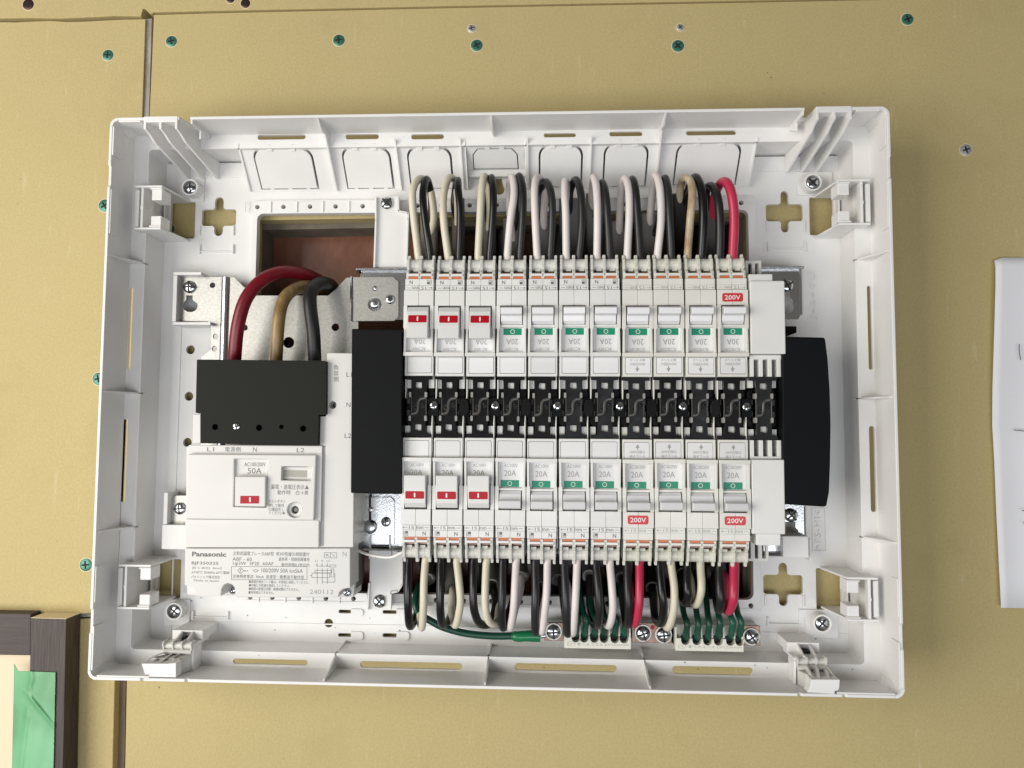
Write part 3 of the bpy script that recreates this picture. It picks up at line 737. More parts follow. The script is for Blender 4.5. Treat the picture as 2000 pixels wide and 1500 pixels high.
cb(MB().prism([(x0, y0), (x1, y0), (x1, y1), (x0, y1)], ZF, ZF + .5, [[(x0 + .5, y0 + .5), (x1 - .5, y0 + .5), (x1 - .5, y1 - .5), (x0 + .5, y1 - .5)]]), 'moulded_border', bevel=.1)

rnd = random.Random(21)
for k in range(22):
    x = rnd.uniform(-200, 205); y = rnd.choice((rnd.uniform(-146, -134), rnd.uniform(-130, -122), rnd.uniform(-156, -151), rnd.uniform(-146, -134)))
    zz = ZL if y < -150 else ZF
    bld(MB().box(x, x + rnd.uniform(.3, .8), y, y + rnd.uniform(.25, .6), zz, zz + .3), 'crumb', rnd.choice(('cream_panel', 'wood_grey', 'wood_grey', 'screw_brown')), cab)
# lid hinges at the bottom rim (> latch pieces)
def hinge(px_in, px_out, pyt, pym, barrel, head, fins):
    s_ = 1 if px_out > px_in else -1
    xi = A(px_in, pyt, 26.5)[0]; xo = A(px_out, pyt, 26.5)[0]; lo, hi = min(xi, xo), max(xi, xo)
    y1 = A((px_in + px_out) / 2, pyt, 26.5)[1]; y2 = A((px_in + px_out) / 2, pym, 26.5)[1]; yb = -HY + T + .05
    h = cb(MB().box(lo, hi, y2 + .02, y1, ZF, 24.5), 'lid_hinge', bevel=.3)
    mb = MB()                                                 # face with its open pocket
    px0, px1 = sorted((xi + s_ * 5.6, xi + s_ * 12.2))
    mb.prism([(lo, y2), (px0, y2), (px0, y1 - 1), (px1, y1 - 1), (px1, y2), (hi, y2), (hi, y1), (lo, y1)], 24.5, 26.6)
    bld(mb, 'pocket_face', 'cabinet', h, bevel=.2)
    for x in (px0, px1): bld(MB().prism([(y1 - .4, 26.6), (y2 - 1, 26.6), (y2 - 1, 37.2), (y2 + 1.2, 36.4)], -.5, .5, fr=frV(x)), 'pocket_rib', 'cabinet', h, bevel=.2)
    bld(MB().box(px0 + 1.2, px1 - .6, y2 - .1, y2 + 1.6, 24.5, 29), 'pocket_hole', 'slot_dark', h)
    bld(MB().box(lo, hi, y2 - 1.4, y2 - .02, ZF + 12, 36.6), 'cross_wall', 'cabinet', h, bevel=.25)
    w0, w1 = sorted((xi, xi + s_ * 1.1)); bld(MB().box(w0, w1, yb, y2 - 1.45, ZL, 37), 'side_wall', 'cabinet', h, bevel=.2)
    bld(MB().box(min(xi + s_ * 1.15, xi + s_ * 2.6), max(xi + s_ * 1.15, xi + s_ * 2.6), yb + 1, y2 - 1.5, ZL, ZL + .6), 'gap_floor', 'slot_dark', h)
    bx0, bx1, by_ = A(barrel[0], barrel[2], 38)[0], A(barrel[1], barrel[2], 38)[0], A(sum(barrel[:2]) / 2, barrel[2], 38)[1]
    bld(MB().cyl((bx0, by_, 36.2), (1, 0, 0), 2.0, bx1 - bx0, 20).cyl((bx0, by_ - 3.2, 37.4), (1, 0, 0), 1.5, bx1 - bx0, 16), 'latch_barrel', 'clip_plastic', h, smooth=True)
    for k in range(4):
        x = bx0 + (bx1 - bx0) * k / 3; bld(MB().prism([(by_ + 2.8, 34), (by_ - 2.6, 34), (by_ - 2.6, 38), (by_ + 1.4, 39.6), (by_ + 2.8, 38.6)], -.45, .45, fr=frV(x)), 'barrel_fin', 'clip_plastic', h, bevel=.15)
    hx = [A(x, y, 50)[0] for x, y in head]; x0, x1 = min(hx), max(hx); yt_ = max(A(x, y, 50)[1] for x, y in head)
    sh_ = (bx0 + bx1) / 2 - (x0 + x1) / 2 
    # slanted latch body, growing towards the rim
    bd = MB(); ya = by_ - 4.6
    q0 = [(bx0, yb, ZL + 1), (bx1, yb, ZL + 1), (bx1, ya, ZL + 1), (bx0, ya, ZL + 1)]; q1 = [(x0 + 1.5, yb, 43.8), (x1 - 1.5, yb, 43.8), (x1 - 1.5, yt_ + .6, 43.8), (x0 + 1.5, yt_ + .6, 43.8)]
    bd.hexa(q0, [(bx0 + .5, yb, 37.6), (bx1, yb, 37.6), (bx1, ya, 37.6), (bx0 + .5, ya, 37.6)]); bld(bd, 'latch_body', 'clip_plastic', h, bevel=.3)
    bld(MB().hexa([(bx0 + .6, yb, 37.65), (bx1 - .1, yb, 37.65), (bx1 - .1, ya - .2, 37.65), (bx0 + .6, ya - .2, 37.65)], q1), 'latch_neck', 'clip_plastic', h, bevel=.3)
    for (fx0, fy0, fx1, fy1, zz) in fins:
        p0 = A(fx0, fy0, 42); p1 = A(fx1, fy1, 49.5)
        bld(MB().hexa([(p0[0] - .45, p0[1], 38), (p0[0] + .45, p0[1], 38), (p1[0] + .45, p1[1], 40), (p1[0] - .45, p1[1], 40)], [(p0[0] - .45, p0[1], 42), (p0[0] + .45, p0[1], 42), (p1[0] + .45, p1[1], 49.5), (p1[0] - .45, p1[1], 49.5)]), 'latch_fin', 'clip_plastic', h, bevel=.15)
    bld(MB().prism(PP(head, 50.3), 43.85, 50.3), 'latch_head', 'cabinet', h, bevel=.4)
hinge(1538, 1600, 1255, 1274, (1557, 1613, 1293), [(1585, 1327), (1641, 1327.5), (1640, 1343), (1638, 1349), (1631, 1350), (1631, 1356), (1577, 1353), (1583, 1340)],
      [(1578, 1302, 1588, 1323, 0), (1597, 1304, 1602, 1327, 0), (1615, 1308, 1622, 1328, 0), (1618, 1304, 1631, 1321, 0)])
hinge(396, 337, 1231, 1249, (320, 374, 1262), [(276, 1296), (326, 1296.5), (343.5, 1295), (343.5, 1323), (291, 1322), (292, 1318), (283, 1317)],
      [(318, 1276, 288, 1289, 0), (312, 1283, 293, 1296, 0), (331, 1279, 310, 1296, 0), (345, 1280, 327, 1291, 0)])
#PART2
def tube_px(mb, pts, r, seg=12, sub=6, flat=1.0): return mb.tube([A3(*p) for p in pts], r, seg, sub, flat)
ORD = ['first', 'second', 'third', 'fourth', 'fifth', 'sixth', 'seventh', 'eighth', 'ninth', 'tenth', 'eleventh', 'twelfth']
YC = -7.3; PITCH = 17.5; CX0 = -39.55
def colx(i): return CX0 + PITCH * i

# ================================================================== mounting plates and rails
def plate_thing(name, label, cat, px, z0, z1, m='zinc', bevel=.15, holes=(), origin=None):
    a = A(*(origin or px[0]), z1); e = empty(name, (a[0], a[1], z0), label, cat)
    bld(MB().prism(PP(px, z1), z0, z1, holes), 'plate', m, e, bevel=bevel)
    return e
def hole(x, y, r, z): a = A(x, y, z); return circ(a[0], a[1], r * MM(z), 18)
Z = 15
khole = PP([(364, 577), (376, 577), (376, 586), (384, 592), (386, 598), (383, 605), (376, 609), (367, 609), (360, 605), (357, 598), (359, 591), (364, 586)], Z)
mp = plate_thing('mounting_plate', 'galvanised steel plate behind the thick red and black mains cables', 'mounting plate',
    [(349, 544), (354, 539.5), (457, 541), (476, 560), (499, 577), (641, 577), (655, 565), (677, 542), (700, 541), (700, 1100), (420, 1100), (392, 1028), (343, 1026), (334, 1020), (334, 972), (345, 968), (392, 968), (392, 698), (412, 682), (412, 636), (406, 628), (356, 627), (349, 619)],
    13.6, Z, holes=[khole, hole(415, 557, 5.5, Z), hole(421, 657, 5.5, Z), hole(419, 681, 5.5, Z), hole(564, 669, 11, Z), hole(655, 639, 7.5, Z), hole(478, 640, 6, Z)], origin=(520, 640))
b = MB()
xa = A(431, 600, Z)[0]; xb = A(448, 600, Z)[0]; yt1 = A(440, 541, Z)[1]; yb1 = A(440, 900, Z)[1]
b.prism([(xa, Z + .05), (xa + 1, Z + 1.1), ((xa + xb) / 2, Z + 1.5), (xb - 1, Z + 1.1), (xb, Z + .05)], yb1, yt1, fr=lambda u, v, w: (u, w, v))
bld(b, 'channel_ridge', 'steel', mp, bevel=.2, smooth=True)
b = MB(); xa = A(683, 600, Z)[0]
b.prism([(xa, Z + .05), (xa + .5, Z + 1.8), (xa + 1.6, Z + 2.4), (xa + 1.6, Z + .05)], A(690, 628, Z)[1], A(690, 541, Z)[1], fr=lambda u, v, w: (u, w, v)); bld(b, 'fold', 'steel', mp, smooth=True)
screw('screw', (*A(371, 561, Z), Z + .1), 3.9, 'screw_steel', mp, h=1.9, ang=.05, cross=.95)
screw('screw', (*A(352, 993, Z), Z + .1), 3.6, 'screw_steel', mp, h=1.7, ang=.1, cross=.95)
b = MB(); a = A(561, 671, 8); b.dome((a[0], a[1], 8), 2.6, 1.4, 18); bld(b, 'dark_bolt', 'black_gloss', mp, smooth=True)

def rail(nm, label, y0, y1, fl, xl, xr_, extra):
    e = empty(nm, (50, A(1000, (y0 + y1) / 2, 17)[1], 12), label, 'mounting rail')
    x0 = A(xl, (y0 + y1) / 2, 17)[0]; x1 = A(xr_, (y0 + y1) / 2, 17)[0]; ya = A(xl, y1, 17)[1]; yb = A(xl, y0, 17)[1]
    extra(e, x0, x1, ya, yb)
    return e
def rail_up(e, x0, x1, ya, yb):
    kh = PP([(1530, 565), (1544, 565), (1544, 584), (1549, 590), (1552, 600), (1548, 608), (1538, 613), (1529, 610), (1523, 602), (1524, 592), (1530, 586)], 17)
    bld(MB().prism(rr(x0, x1, ya, yb, 2.2, 5, (0, 1, 1, 1)), 15.6, 17, [kh]), 'plate', 'steel', e, bevel=.3)
    bld(MB().prism([(yb, 15.6), (yb, 17), (yb + .8, 20.8), (yb + 1.6, 21.2), (yb + 2.2, 20.8), (yb + 1.4, 15.6)], x0 - 1.8, x1 + 1.6, fr=lambda u, v, w: (w, u, v)), 'flange', 'steel', e, bevel=.25)
    # left overlay plate
    q = [(690, 541), (768, 541), (778, 550), (778, 618), (770, 627), (690, 627)]
    o = bld(MB().prism(PP(q, 18.4), 17.02, 18.4, [hole(732.5, 563, 5, 18.4), hole(732, 594, 14, 18.4)]), 'end_plate', 'zinc', e, bevel=.15)
    a = A(732, 594, 17.3); bld(MB().dome((a[0], a[1], 17.05), 3.1, 1.9, 22), 'rivet', 'steel', o, smooth=True)
    a = A(733, 563, 17.3); bld(MB().dome((a[0], a[1], 17.05), 1.4, .8, 14), 'rivet', 'steel', o, smooth=True)
    screw('screw', (*A(762, 585, 18.4), 18.3), 2.9, 'screw_steel', e, h=1.5, ang=.4)
    screw('screw', (*A(1536, 558, 17), 17.1), 3.9, 'screw_steel', e, h=2.0, ang=.5, cross=.95)
rail('mounting_rail', 'steel rail with folded top edge running behind the upper row of breakers', 533, 625, 1, 703, 1562, rail_up)
def rail_dn(e, x0, x1, ya, yb):
    kh = PP([(1534, 1020), (1553, 1020), (1553, 1031), (1559, 1037), (1560, 1048), (1528, 1048), (1528, 1037), (1534, 1031)], 17)
    sl_ = PP([(721, 968), (726, 968), (727, 1060), (735, 1060), (735, 1075), (712, 1075), (712, 1060), (720, 1055)], 17)
    bld(MB().prism([(x0, ya), (x1, ya), (x1, yb), (x0, yb)], 15.6, 17, [kh]), 'plate', 'steel', e, bevel=.3)
    bld(MB().prism([(ya, 15.6), (ya, 17), (ya - .8, 20.8), (ya - 1.6, 21.2), (ya - 2.2, 20.8), (ya - 1.4, 15.6)], x0, x1 - 12, fr=lambda u, v, w: (w, u, v)), 'flange', 'steel', e, bevel=.25)
    q = [(698, 971), (763, 971), (770, 978), (770, 1064), (698, 1064)]
    o = bld(MB().prism(PP(q, 18.4), 17.02, 18.4), 'end_plate', 'steel', e, bevel=.15)
    bld(MB().prism(PP([(720.5, 966), (724.5, 966), (725, 1030), (720, 1030)], 18.6), 18.42, 18.5), 'slit', 'slot_dark', o)
    a = A(723.5, 1029, 18.5); bld(MB().dome((a[0], a[1], 18.42), 4.1, 2.2, 26), 'rivet', 'screw_steel', o, smooth=True)
    a = A(724, 995, 18.5); bld(MB().dome((a[0], a[1], 18.42), 1.6, .7, 16), 'rivet', 'steel', o, smooth=True)
    screw('screw', (*A(754, 1019, 18.4), 18.3), 2.9, 'screw_steel', e, h=1.4, ang=.1)
    screw('screw', (*A(1544, 1006, 17), 17.1), 3.9, 'screw_steel', e, h=2.0, ang=.75, cross=.98)
    screw('screw', (*A(690, 1018, 17.5), 17.1), 2.9, 'screw_steel', e, h=1.4, ang=.1)
rail('mounting_rail', 'shiny steel rail running behind the lower row of breakers', 963, 1066, 1, 688, 1571, rail_dn)

# moulded sockets that hold the plate ends
mb = MB()
def socket(boxes, name='plate_socket'):
    mb = MB()
    for (x0, y0, x1, y1, z) in boxes:
        u0, u1, v0, v1 = rpx(x0, y0, x1, y1, z); mb.box(u0, u1, v0, v1, ZF, z)
    cb(mb, name, bevel=.3)
socket([(338, 531, 393, 537, 20)]); socket([(337, 537.5, 345, 628, 19.8)]); socket([(337, 628.5, 411, 634.5, 20)])
socket([(319, 962, 327, 1024, 19.8)]); socket([(316, 1025, 366, 1073, 20.5)])
socket([(1566, 520, 1571, 614, 12)])
x0, x1, y0, y1 = rpx(1529, 1047, 1580, 1090, 24)
o_ = cb(MB().box(x0, x1, y0, y1, ZF, 24), 'plate_cover', bevel=.6)
bld(MB().prism(circ((x0 + x1) / 2 - .5, (y0 + y1) / 2, 4.0, 24), 24, 24.12, [circ((x0 + x1) / 2 - .5, (y0 + y1) / 2, 3.75, 24)]), 'round_mark', 'cabinet', o_)
socket([(1581, 1052, 1585, 1096, 20)]); socket([(1573, 990, 1577, 1046, 14)])

# upright white supports at the left end of the rails
def support(label, outline, edge, sc, z):
    e = empty('support_bracket', (*A(*outline[0], ZF), ZF), label, 'bracket')
    bld(MB().prism(PP(outline, z), 9.5, z), 'tray', 'cabinet', e, bevel=.35)
    mb = MB()
    for seg in edge:
        for (p, q) in zip(seg, seg[1:]):
            a = Vector((*A(*p, z + 2), 0)); b_ = Vector((*A(*q, z + 2), 0)); d = (b_ - a).normalized(); n = Vector((-d.y, d.x, 0)) * .55
            a2 = a - d * .5; b2 = b_ + d * .5
            mb.prism([tuple((a2 + n).xy), tuple((b2 + n).xy), tuple((b2 - n).xy), tuple((a2 - n).xy)], z - .2, z + 2.2)
    bld(mb, 'raised_edge', 'cabinet', e, bevel=.25)
    screw('screw', (*A(*sc, z), z + .05), 3.8, 'screw_steel', e, h=1.7, ang=.8, cross=.95)
support('white plastic bracket with a screw standing above the rail, left of the upper cable loops',
    [(734.5, 383), (777, 383), (779, 413), (797, 416), (798, 430), (795, 523), (730, 523), (733, 430)],
    [[(777, 384), (778, 412), (797, 416), (797, 428)], [(734, 386), (734, 430), (731, 521)], [(797, 428), (794, 521)]], (756, 397), 17)
support('white plastic bracket with a screw below the lower rail, between main breaker and cable loops',
    [(723, 1046), (762, 1045), (764, 1073), (785, 1080), (785, 1143), (778, 1156), (762, 1158), (762, 1191), (718, 1191), (721, 1139)],
    [[(785, 1080), (785, 1142), (777, 1155), (763, 1158), (762, 1190)], [(721, 1140), (718, 1190)], [(723, 1048), (722, 1090)], [(761, 1047), (762, 1090)]], (742, 1174), 17)

# ================================================================== circuit breakers
def lines(mb, pts, w, z, fr=None):
    for p, q in pts:
        dx, dy = q[0] - p[0], q[1] - p[1]; L = math.hypot(dx, dy) or 1; nx, ny = -dy / L * w / 2, dx / L * w / 2
        i = len(mb.v); mb.v += [(p[0] + nx, p[1] + ny, z), (q[0] + nx, q[1] + ny, z), (q[0] - nx, q[1] - ny, z), (p[0] - nx, p[1] - ny, z)]; mb.f.append((i, i + 1, i + 2, i + 3))
    return mb
BR = {}
def breaker_parts(kind, on, amp):
    """kind: 100 or 200 ; returns list of (name, mesh, material, parent index, bevel)"""
    k = (kind, on, amp)
    if k in BR: return BR[k]
    body = 'breaker_white' if kind == 100 else 'breaker_cream'; clip = 'clip_plastic' if kind == 100 else 'clip_cream'
    P_ = []
    def add(mb, name, m, par=-1, bevel=0, smooth=False):
        P_.append((name, mb.mesh(name, m, (0, 0, 0), smooth), par, bevel)); return len(P_) - 1
    X = 8.25
    mb = MB(); mb.box(-X, X, -72.6, -17.4, 26.02, 43.5); mb.box(-8.7, 8.7, -84, -17.4, 12, 26); add(mb, 'body', body, -1, .3)  # wider rear box added to block rail glints and keep the gaps dark
    mb = MB()                                                                # front frame
    mb.prism([(-X, -17.4), (X - .3, -17.4), (X - .3, -28.4), (-X, -28.4)], 43.5, 45.4, [rr(-7.5, 6.6, -28.2, -18.9, .7, 3)])
    mb.prism([(-X - .25, -28.4), (X + .2, -28.4), (X + .2, -30.5), (-X - .25, -30.5)], 43.5, 48.6)
    for s in (-1, 1):
        mb.prism([(s * 8.35, -30.52), (s * 6.95, -30.52), (s * 6.95, -43.2), (s * 6.45, -44.2), (s * 6.45, -57), (s * 8.55, -57), (s * 8.55, -44.4), (s * 8.1, -43.4)], 43.5, 48.2)
    if not on: mb.box(-6.43, 6.43, -46.3, -45.0, 43.5, 46.9)
    fi = add(mb, 'front_frame', body, -1, .3)
    mb = MB(); mb.box(-8.4, -.06, -65.6, -57.02, 43.5, 48.2); mb.box(.06, 8.4, -65.6, -57.02, 43.5, 48.2); add(mb, 'front_face', body, -1, .18)
    mb = MB(); mb.box(-8.05, -.05, -72.3, -65.65, 43.5, 46.6); mb.box(.05, 8.05, -72.3, -65.65, 43.5, 46.6); add(mb, 'print_face', body, -1, .12)
    mb = MB().prism(rr(-7.3, 6.4, -28.0, -19.1, .6, 3), 43.5, 45.5); lp = add(mb, 'label_plate', 'label_plate', -1, .12)
    mb = MB().prism([(-6.9, -30.6), (6.9, -30.6), (6.9, -44.9), (-6.9, -44.9)], 43.5, 45.3); rp = add(mb, 'rating_plate', 'label_plate', -1, 0)
    mb = MB().box(-6.4, 6.4, -56.95, -46.35 if not on else -44.95, 43.52, 43.6); add(mb, 'handle_slot', 'slot_dark')
    # rating print
    t = MB(); put_text(t, amp, -.3, -36.9, 45.36, 6.6, 3.2, bold=.0)
    put_text(t, 'AC100V' if kind == 100 else 'AC100/200V', 0, -32.6, 45.36, 7.6 if kind == 100 else 8.8, 1.9)
    add(t, 'lettering', 'ink_light', rp)
    # 15 mm strip
    col = 'ink' if kind == 100 else 'ink_light'
    t = MB(); z = 46.66
    put_text(t, '15', -2.4, -67.2, z, 2.7, 1.7); put_text(t, 'mm', 2.2, -67.35, z, 3.9, 1.35)
    lines(t, [((-7.4, -67.2), (-4.6, -67.2)), ((-7.4, -67.2), (-6.6, -66.6)), ((-7.4, -67.2), (-6.6, -67.8)), ((4.9, -67.2), (7.2, -67.2))], .2, z)
    lines(t, [((-7.9, -65.85), (7.9, -65.85)), ((-7.9, -68.6), (7.9, -68.6)), ((.25, -65.85), (.25, -68.6))], .12, z)
    if kind == 100:
        put_text(t, 'N', 4.7, -70.4, z, 1.8, 2.1, bold=.01)
        q = [(-6.9, -69.3), (-4.5, -69.3), (-4.5, -71.6), (-6.9, -71.6)]
        lines(t, [(q[0], q[1]), (q[1], q[2]), (q[2], q[3]), (q[3], q[0]), ((-6.2, -69.8), (-6.2, -71.1)), ((-6.3, -71.0), (-5.0, -71.0))], .2, z)
        t.box(-5.9, -4.6, -70.6, -69.4, z - .02, z + .01)
    add(t, 'lettering', col, -1)
    if kind == 200:
        t = MB(); z = 45.56
        t.prism([(-1.1, -22.1), (1.1, -22.1), (0, -20.0)], z - .02, z + .01); t.prism([(-.25, -23.2), (.25, -23.2), (.25, -22.1), (-.25, -22.1)], z - .02, z + .01)
        put_text(t, '200V切替は', -.2, -24.4, z, 8.6, 1.75); put_text(t, '端子下へる', -.2, -26.7, z, 8.4, 1.6)
        add(t, 'lettering', 'ink_light', lp)
    # handle
    if on:
        prof = [(-38, 44), (-38, 52.4), (-45, 52.2), (-53.2, 50.7), (-56, 48.5), (-56, 44)]
        h = add(MB().prism(prof, -5.9, 5.9, fr=frV(0)), 'handle', 'handle_grey', -1, .3)
        sl_ = (50.7 - 52.2) / (-53.2 + 45)
        zz = lambda y, w: 52.2 + (y + 45) * sl_ + w
        f = lambda u, v, w: (u, v, zz(v, w))
        m_ = add(MB().prism(rr(-5.2, 5.2, -50.9, -46.7, .6, 3), .02, .09, fr=f), 'red_mark', 'red_mark', h)
        add(MB().prism(rr(-.45, .35, -50.1, -47.6, .3, 3), .10, .14, fr=f), 'lettering', 'white_print', h)
    else:
        prof = [(-46.5, 44), (-46.5, 46.2), (-48.2, 47.9), (-51.2, 48.7), (-51.5, 52.8), (-54.9, 53.6), (-55.9, 50.5), (-56.7, 45), (-56.7, 44)]
        h = add(MB().prism(prof, -6.0, 5.9, fr=frV(0)), 'handle', 'handle_white' if kind == 200 or True else 'handle_grey', -1, .25)
        g = add(MB().box(-5.6, 4.7, -44.5, -40.7, 45.3, 45.36), 'green_mark', 'green_mark', -1)
        add(MB().prism(circ(-.5, -42.6, 1.25, 22), 45.37, 45.4, [circ(-.5, -42.6, .98, 22)]), 'lettering', 'white_print', g)
    # terminals
    mb = MB(); mb.box(-X, X, -84, -72.62, 26.02, 36)
    add(mb, 'terminal_body', clip, -1, .3)
    for s in (-1, 1):
        mb = MB(); x0, x1 = (-6.2, -1.0) if s < 0 else (1.3, 6.2)
        mb.box(x0 - .3, x1 + .1, -73.9, -72.35, 36, 45.6); add(mb, 'release_tab', 'orange_tab', -1, .15)
        mb = MB(); mb.box(x0 - .9, x1 + .5, -75.5, -74.0, 36, 46.4); add(mb, 'terminal_bar', body, -1, .2)
        mb = MB(); mb.box(x0 + .2, x1, -77.0, -76.2, 36, 42.2); add(mb, 'contact', 'copper', -1, .1)
        mb = MB(); mb.cyl((x0 - .4, -81.6, 39.2), (1, 0, 0), 3.4, x1 - x0 + .8, 26)
        mb.cyl((x0 + (x1 - x0) * .55, -81.6, 39.2), (1, 0, 0), 3.55, .25, 26); mb.box(x0 + .2, x0 + 3.2, -79.4, -77.6, 36, 41.5)
        add(mb, 'terminal_barrel', clip, -1, 0, True)
    for x0, x1 in ((-7.9, -6.4), (-.85, .95), (6.3, 7.8)):
        prof = [(-72.6, 36), (-72.6, 45.9), (-76.5, 45.4), (-78.6, 43.4), (-79.2, 44.3), (-84.4, 43.2), (-85, 41.2), (-87.2, 40.6), (-87.2, 38.4), (-84.5, 37)]
        add(MB().prism(prof, x0, x1, fr=frV(0)), 'terminal_fin', clip, -1, .25)
    # white shoulders that the bus bar clips between
    mb = MB()
    for a0, a1 in ((-8.1, -4.9), (4.4, 7.3)):
        mb.box(a0, a1, -17.38, -10.6, 12, 40.5)
    mb.prism([(7.32, -17.38), (8.1, -17.38), (8.1, -4.8), (7.6, -4.8), (7.32, -9)], 12, 43)
    mb.box(-2.4, 2.2, -14.6, -9.6, 12, 41.2)
    add(mb, 'bus_shoulder', body, -1, .3)
    BR[k] = P_; return P_
def place_breaker(i, up, kind, on, amp, label):
    e = empty('circuit_breaker', (colx(i), YC, 12), label, 'circuit breaker', 'branch breakers in two rows along the bus bar', rz=math.pi if up else 0)
    rj = random.Random(i * 7 + up * 101 + 3); e.location += W(rj.uniform(-.12, .12), rj.uniform(-.18, .18), rj.uniform(-.15, .15)); e.rotation_euler.y += R(rj.uniform(-.12, .12))
    objs = []
    for (name, me, par, bev) in breaker_parts(kind, on, amp):
        o = bpy.data.objects.new(name, me); COL.objects.link(o)
        if par < 0: o.parent = e; o.location = (0, .012, 0)
        else: o.parent = objs[par]
        if bev:
            b_ = o.modifiers.new('bevel', 'BEVEL'); b_.width = bev * .001; b_.segments = 1; b_.limit_method = 'ANGLE'; b_.angle_limit = R(40)
        objs.append(o)
    return e, objs
def sticker(e):
    o = MB().prism(rr(-5.9, 5.4, -63.6, -58.8, 1.1, 4), 48.22, 48.32).mesh('voltage_sticker', 'red_sticker')
    s = bpy.data.objects.new('voltage_sticker', o); COL.objects.link(s); s.parent = e; s.location = (0, .012, 0); s['label'] = 'red 200V sticker'
    t = MB(); put_text(t, '200V', -.2, -61.2, 48.36, 8.6, 2.6, bold=.012); t = bpy.data.objects.new('lettering', t.mesh('lettering', 'white_print')); COL.objects.link(t); t.parent = s
def sticker_up(e):      # on the upper row the red sticker is fixed so that it reads upright
    o = MB().prism(rr(-5.5, 5.8, -63.6, -58.8, 1.1, 4), 48.22, 48.32).mesh('voltage_sticker', 'red_sticker')
    s = bpy.data.objects.new('voltage_sticker', o); COL.objects.link(s); s.parent = e; s.location = (0, .012, 0); s['label'] = 'red 200V sticker'
    t = MB(); put_text(t, '200V', .2, -61.2, 48.36, 8.6, 2.6, rot=math.pi, bold=.012); t = bpy.data.objects.new('lettering', t.mesh('lettering', 'white_print')); COL.objects.link(t); t.parent = s
for i in range(11):
    on = i < 3; kind = 100 if i < 7 else 200
    amp = '30A' if i == 10 else '20A'
    st = 'with red on mark' if on else 'with green off mark'
    ty = 'white' if kind == 100 else 'cream'
    lab = f'{ty} {amp} breaker {st}, {ORD[i]} from the left in the upper row'
    if i == 10: lab = 'only 30A breaker, with a red 200V sticker, at the right end of the upper row'
    e, _ = place_breaker(i, True, kind, on, amp, lab)
    if i == 10: sticker_up(e)
for i in range(11):
    on = i < 3; kind = 100 if i < 7 else 200
    st = 'with red on mark' if on else 'with green off mark'
    ty = 'white' if kind == 100 else 'cream'
    lab = f'{ty} 20A breaker {st}, {ORD[i]} from the left in the lower row'
    if i == 7: lab = 'lower row breaker with a red 200V sticker, eighth from the left between plain ones'
    if i == 10: lab = '20A breaker with a red 200V sticker at the right end of the lower row'
    e, _ = place_breaker(i, False, kind, on, '20A', lab)
    if i in (7, 10): sticker(e)

# ================================================================== bus bar with its black link plates
bus = empty('bus_bar', (colx(5), YC, 12), 'black plastic covered bus bar running between the two breaker rows', 'bus bar')
bx0, bx1 = colx(0) - 8.2, colx(11) + 8.2
bld(MB().box(bx0, bx1, YC - 17.3, YC + 17.3, 30, 35.5), 'base', 'black_matte', bus, bevel=.3)
def frY(z): return None
lk_mb = MB()
outl = [(-8.1, 17.2), (7.4, 17.2), (7.4, 15.4), (4.6, 15.2), (4.3, 9.5), (4.0, -9.5), (4.3, -15.2), (7.4, -15.4), (7.4, -17.2), (-8.1, -17.2), (-8.1, -15.4), (-4.6, -15.2), (-4.3, -9.5), (-4.4, 9.5), (-4.6, 15.2), (-8.1, 15.4)]
lk_mb.prism(outl, 41.2, 43.2, [rr(-2.1, 1.5, 10.3, 13.8, .4, 3), rr(-2.1, 1.5, -13.6, -10.1, .4, 3)])
ridge = MB(); ridge.tube([(4.2, 6.0, 43), (3.4, 4.9, 43.3), (1.0, 4.3, 43.3), (-.2, 2.4, 43.3), (-.5, -1.6, 43.3), (-1.6, -3.6, 43.3), (-4.3, -4.2, 43.2)], 1.0, 8, 4)
ridge.tube([(4.3, 6.2, 43), (4.1, 0, 43.2), (4.2, -6, 43)], .4, 6, 3); ridge.tube([(-4.4, 6, 43), (-4.2, 0, 43.2), (-4.4, -5, 43)], .4, 6, 3)
rec = MB()
for s in (-1, 1): rec.prism([(s * 4.6, 10.4), (s * 6.4, 10.4), (s * 7.6, 9.6), (s * 8.1, 8), (s * 8.1, -8), (s * 7.6, -9.6), (s * 6.4, -10.4), (s * 4.6, -10.4)], 35.5, 38.5)
pinm = MB()
tooth = MB()
for x_, y_ in ((-6.4, 3.4), (-6.4, -3.4), (5.7, 3.2), (5.7, -3.4)): tooth.prism(rr(x_ - .95, x_ + .95, y_ - 1.6, y_ + 1.6, .4, 2), 38.5, 40.6)
cup = MB()
for p in ((-2.1, -.6), (2.2, 1.0)): cup.prism([(p[0] + 1.25 * math.cos(R(a_)), p[1] + 2.0 * math.sin(R(a_))) for a_ in range(0, 360, 30)], 43.21, 43.28)
for p in ((-2, -1.3), (2.1, 1.7)): pinm.dome((p[0], p[1], 43.2), .85, .7, 12)
peg = MB().prism(rr(-.65, .65, -1.5, 1.5, .5, 3), 41, 44.6)
meshes = {'link_plate': lk_mb.mesh('link_plate', 'black_gloss'), 'ridge': ridge.mesh('ridge', 'grey_ridge', smooth=True), 'side_recess': rec.mesh('side_recess', 'black_gloss'), 'pin': pinm.mesh('pin', 'black_gloss', smooth=True), 'peg': peg.mesh('peg', 'peg_grey'), 'side_tooth': tooth.mesh('side_tooth', 'grey_ridge'), 'pin_recess': cup.mesh('pin_recess', 'dark_void')}
def inst(name, me, parent, x=0, y=0, z=0, bevel=0):
    o = bpy.data.objects.new(name, me); COL.objects.link(o); o.parent = parent; o.location = W(x, y, z)
    if bevel:
        b_ = o.modifiers.new('bevel', 'BEVEL'); b_.width = bevel * .001; b_.segments = 1; b_.limit_method = 'ANGLE'
    return o
mat('black_gleam', (.016, .017, .019), .22, bump=.5, bscale=45, bdist=.003, spec=.55)  # greyer base paints reflected light into some right-hand plates; bumps make it uneven
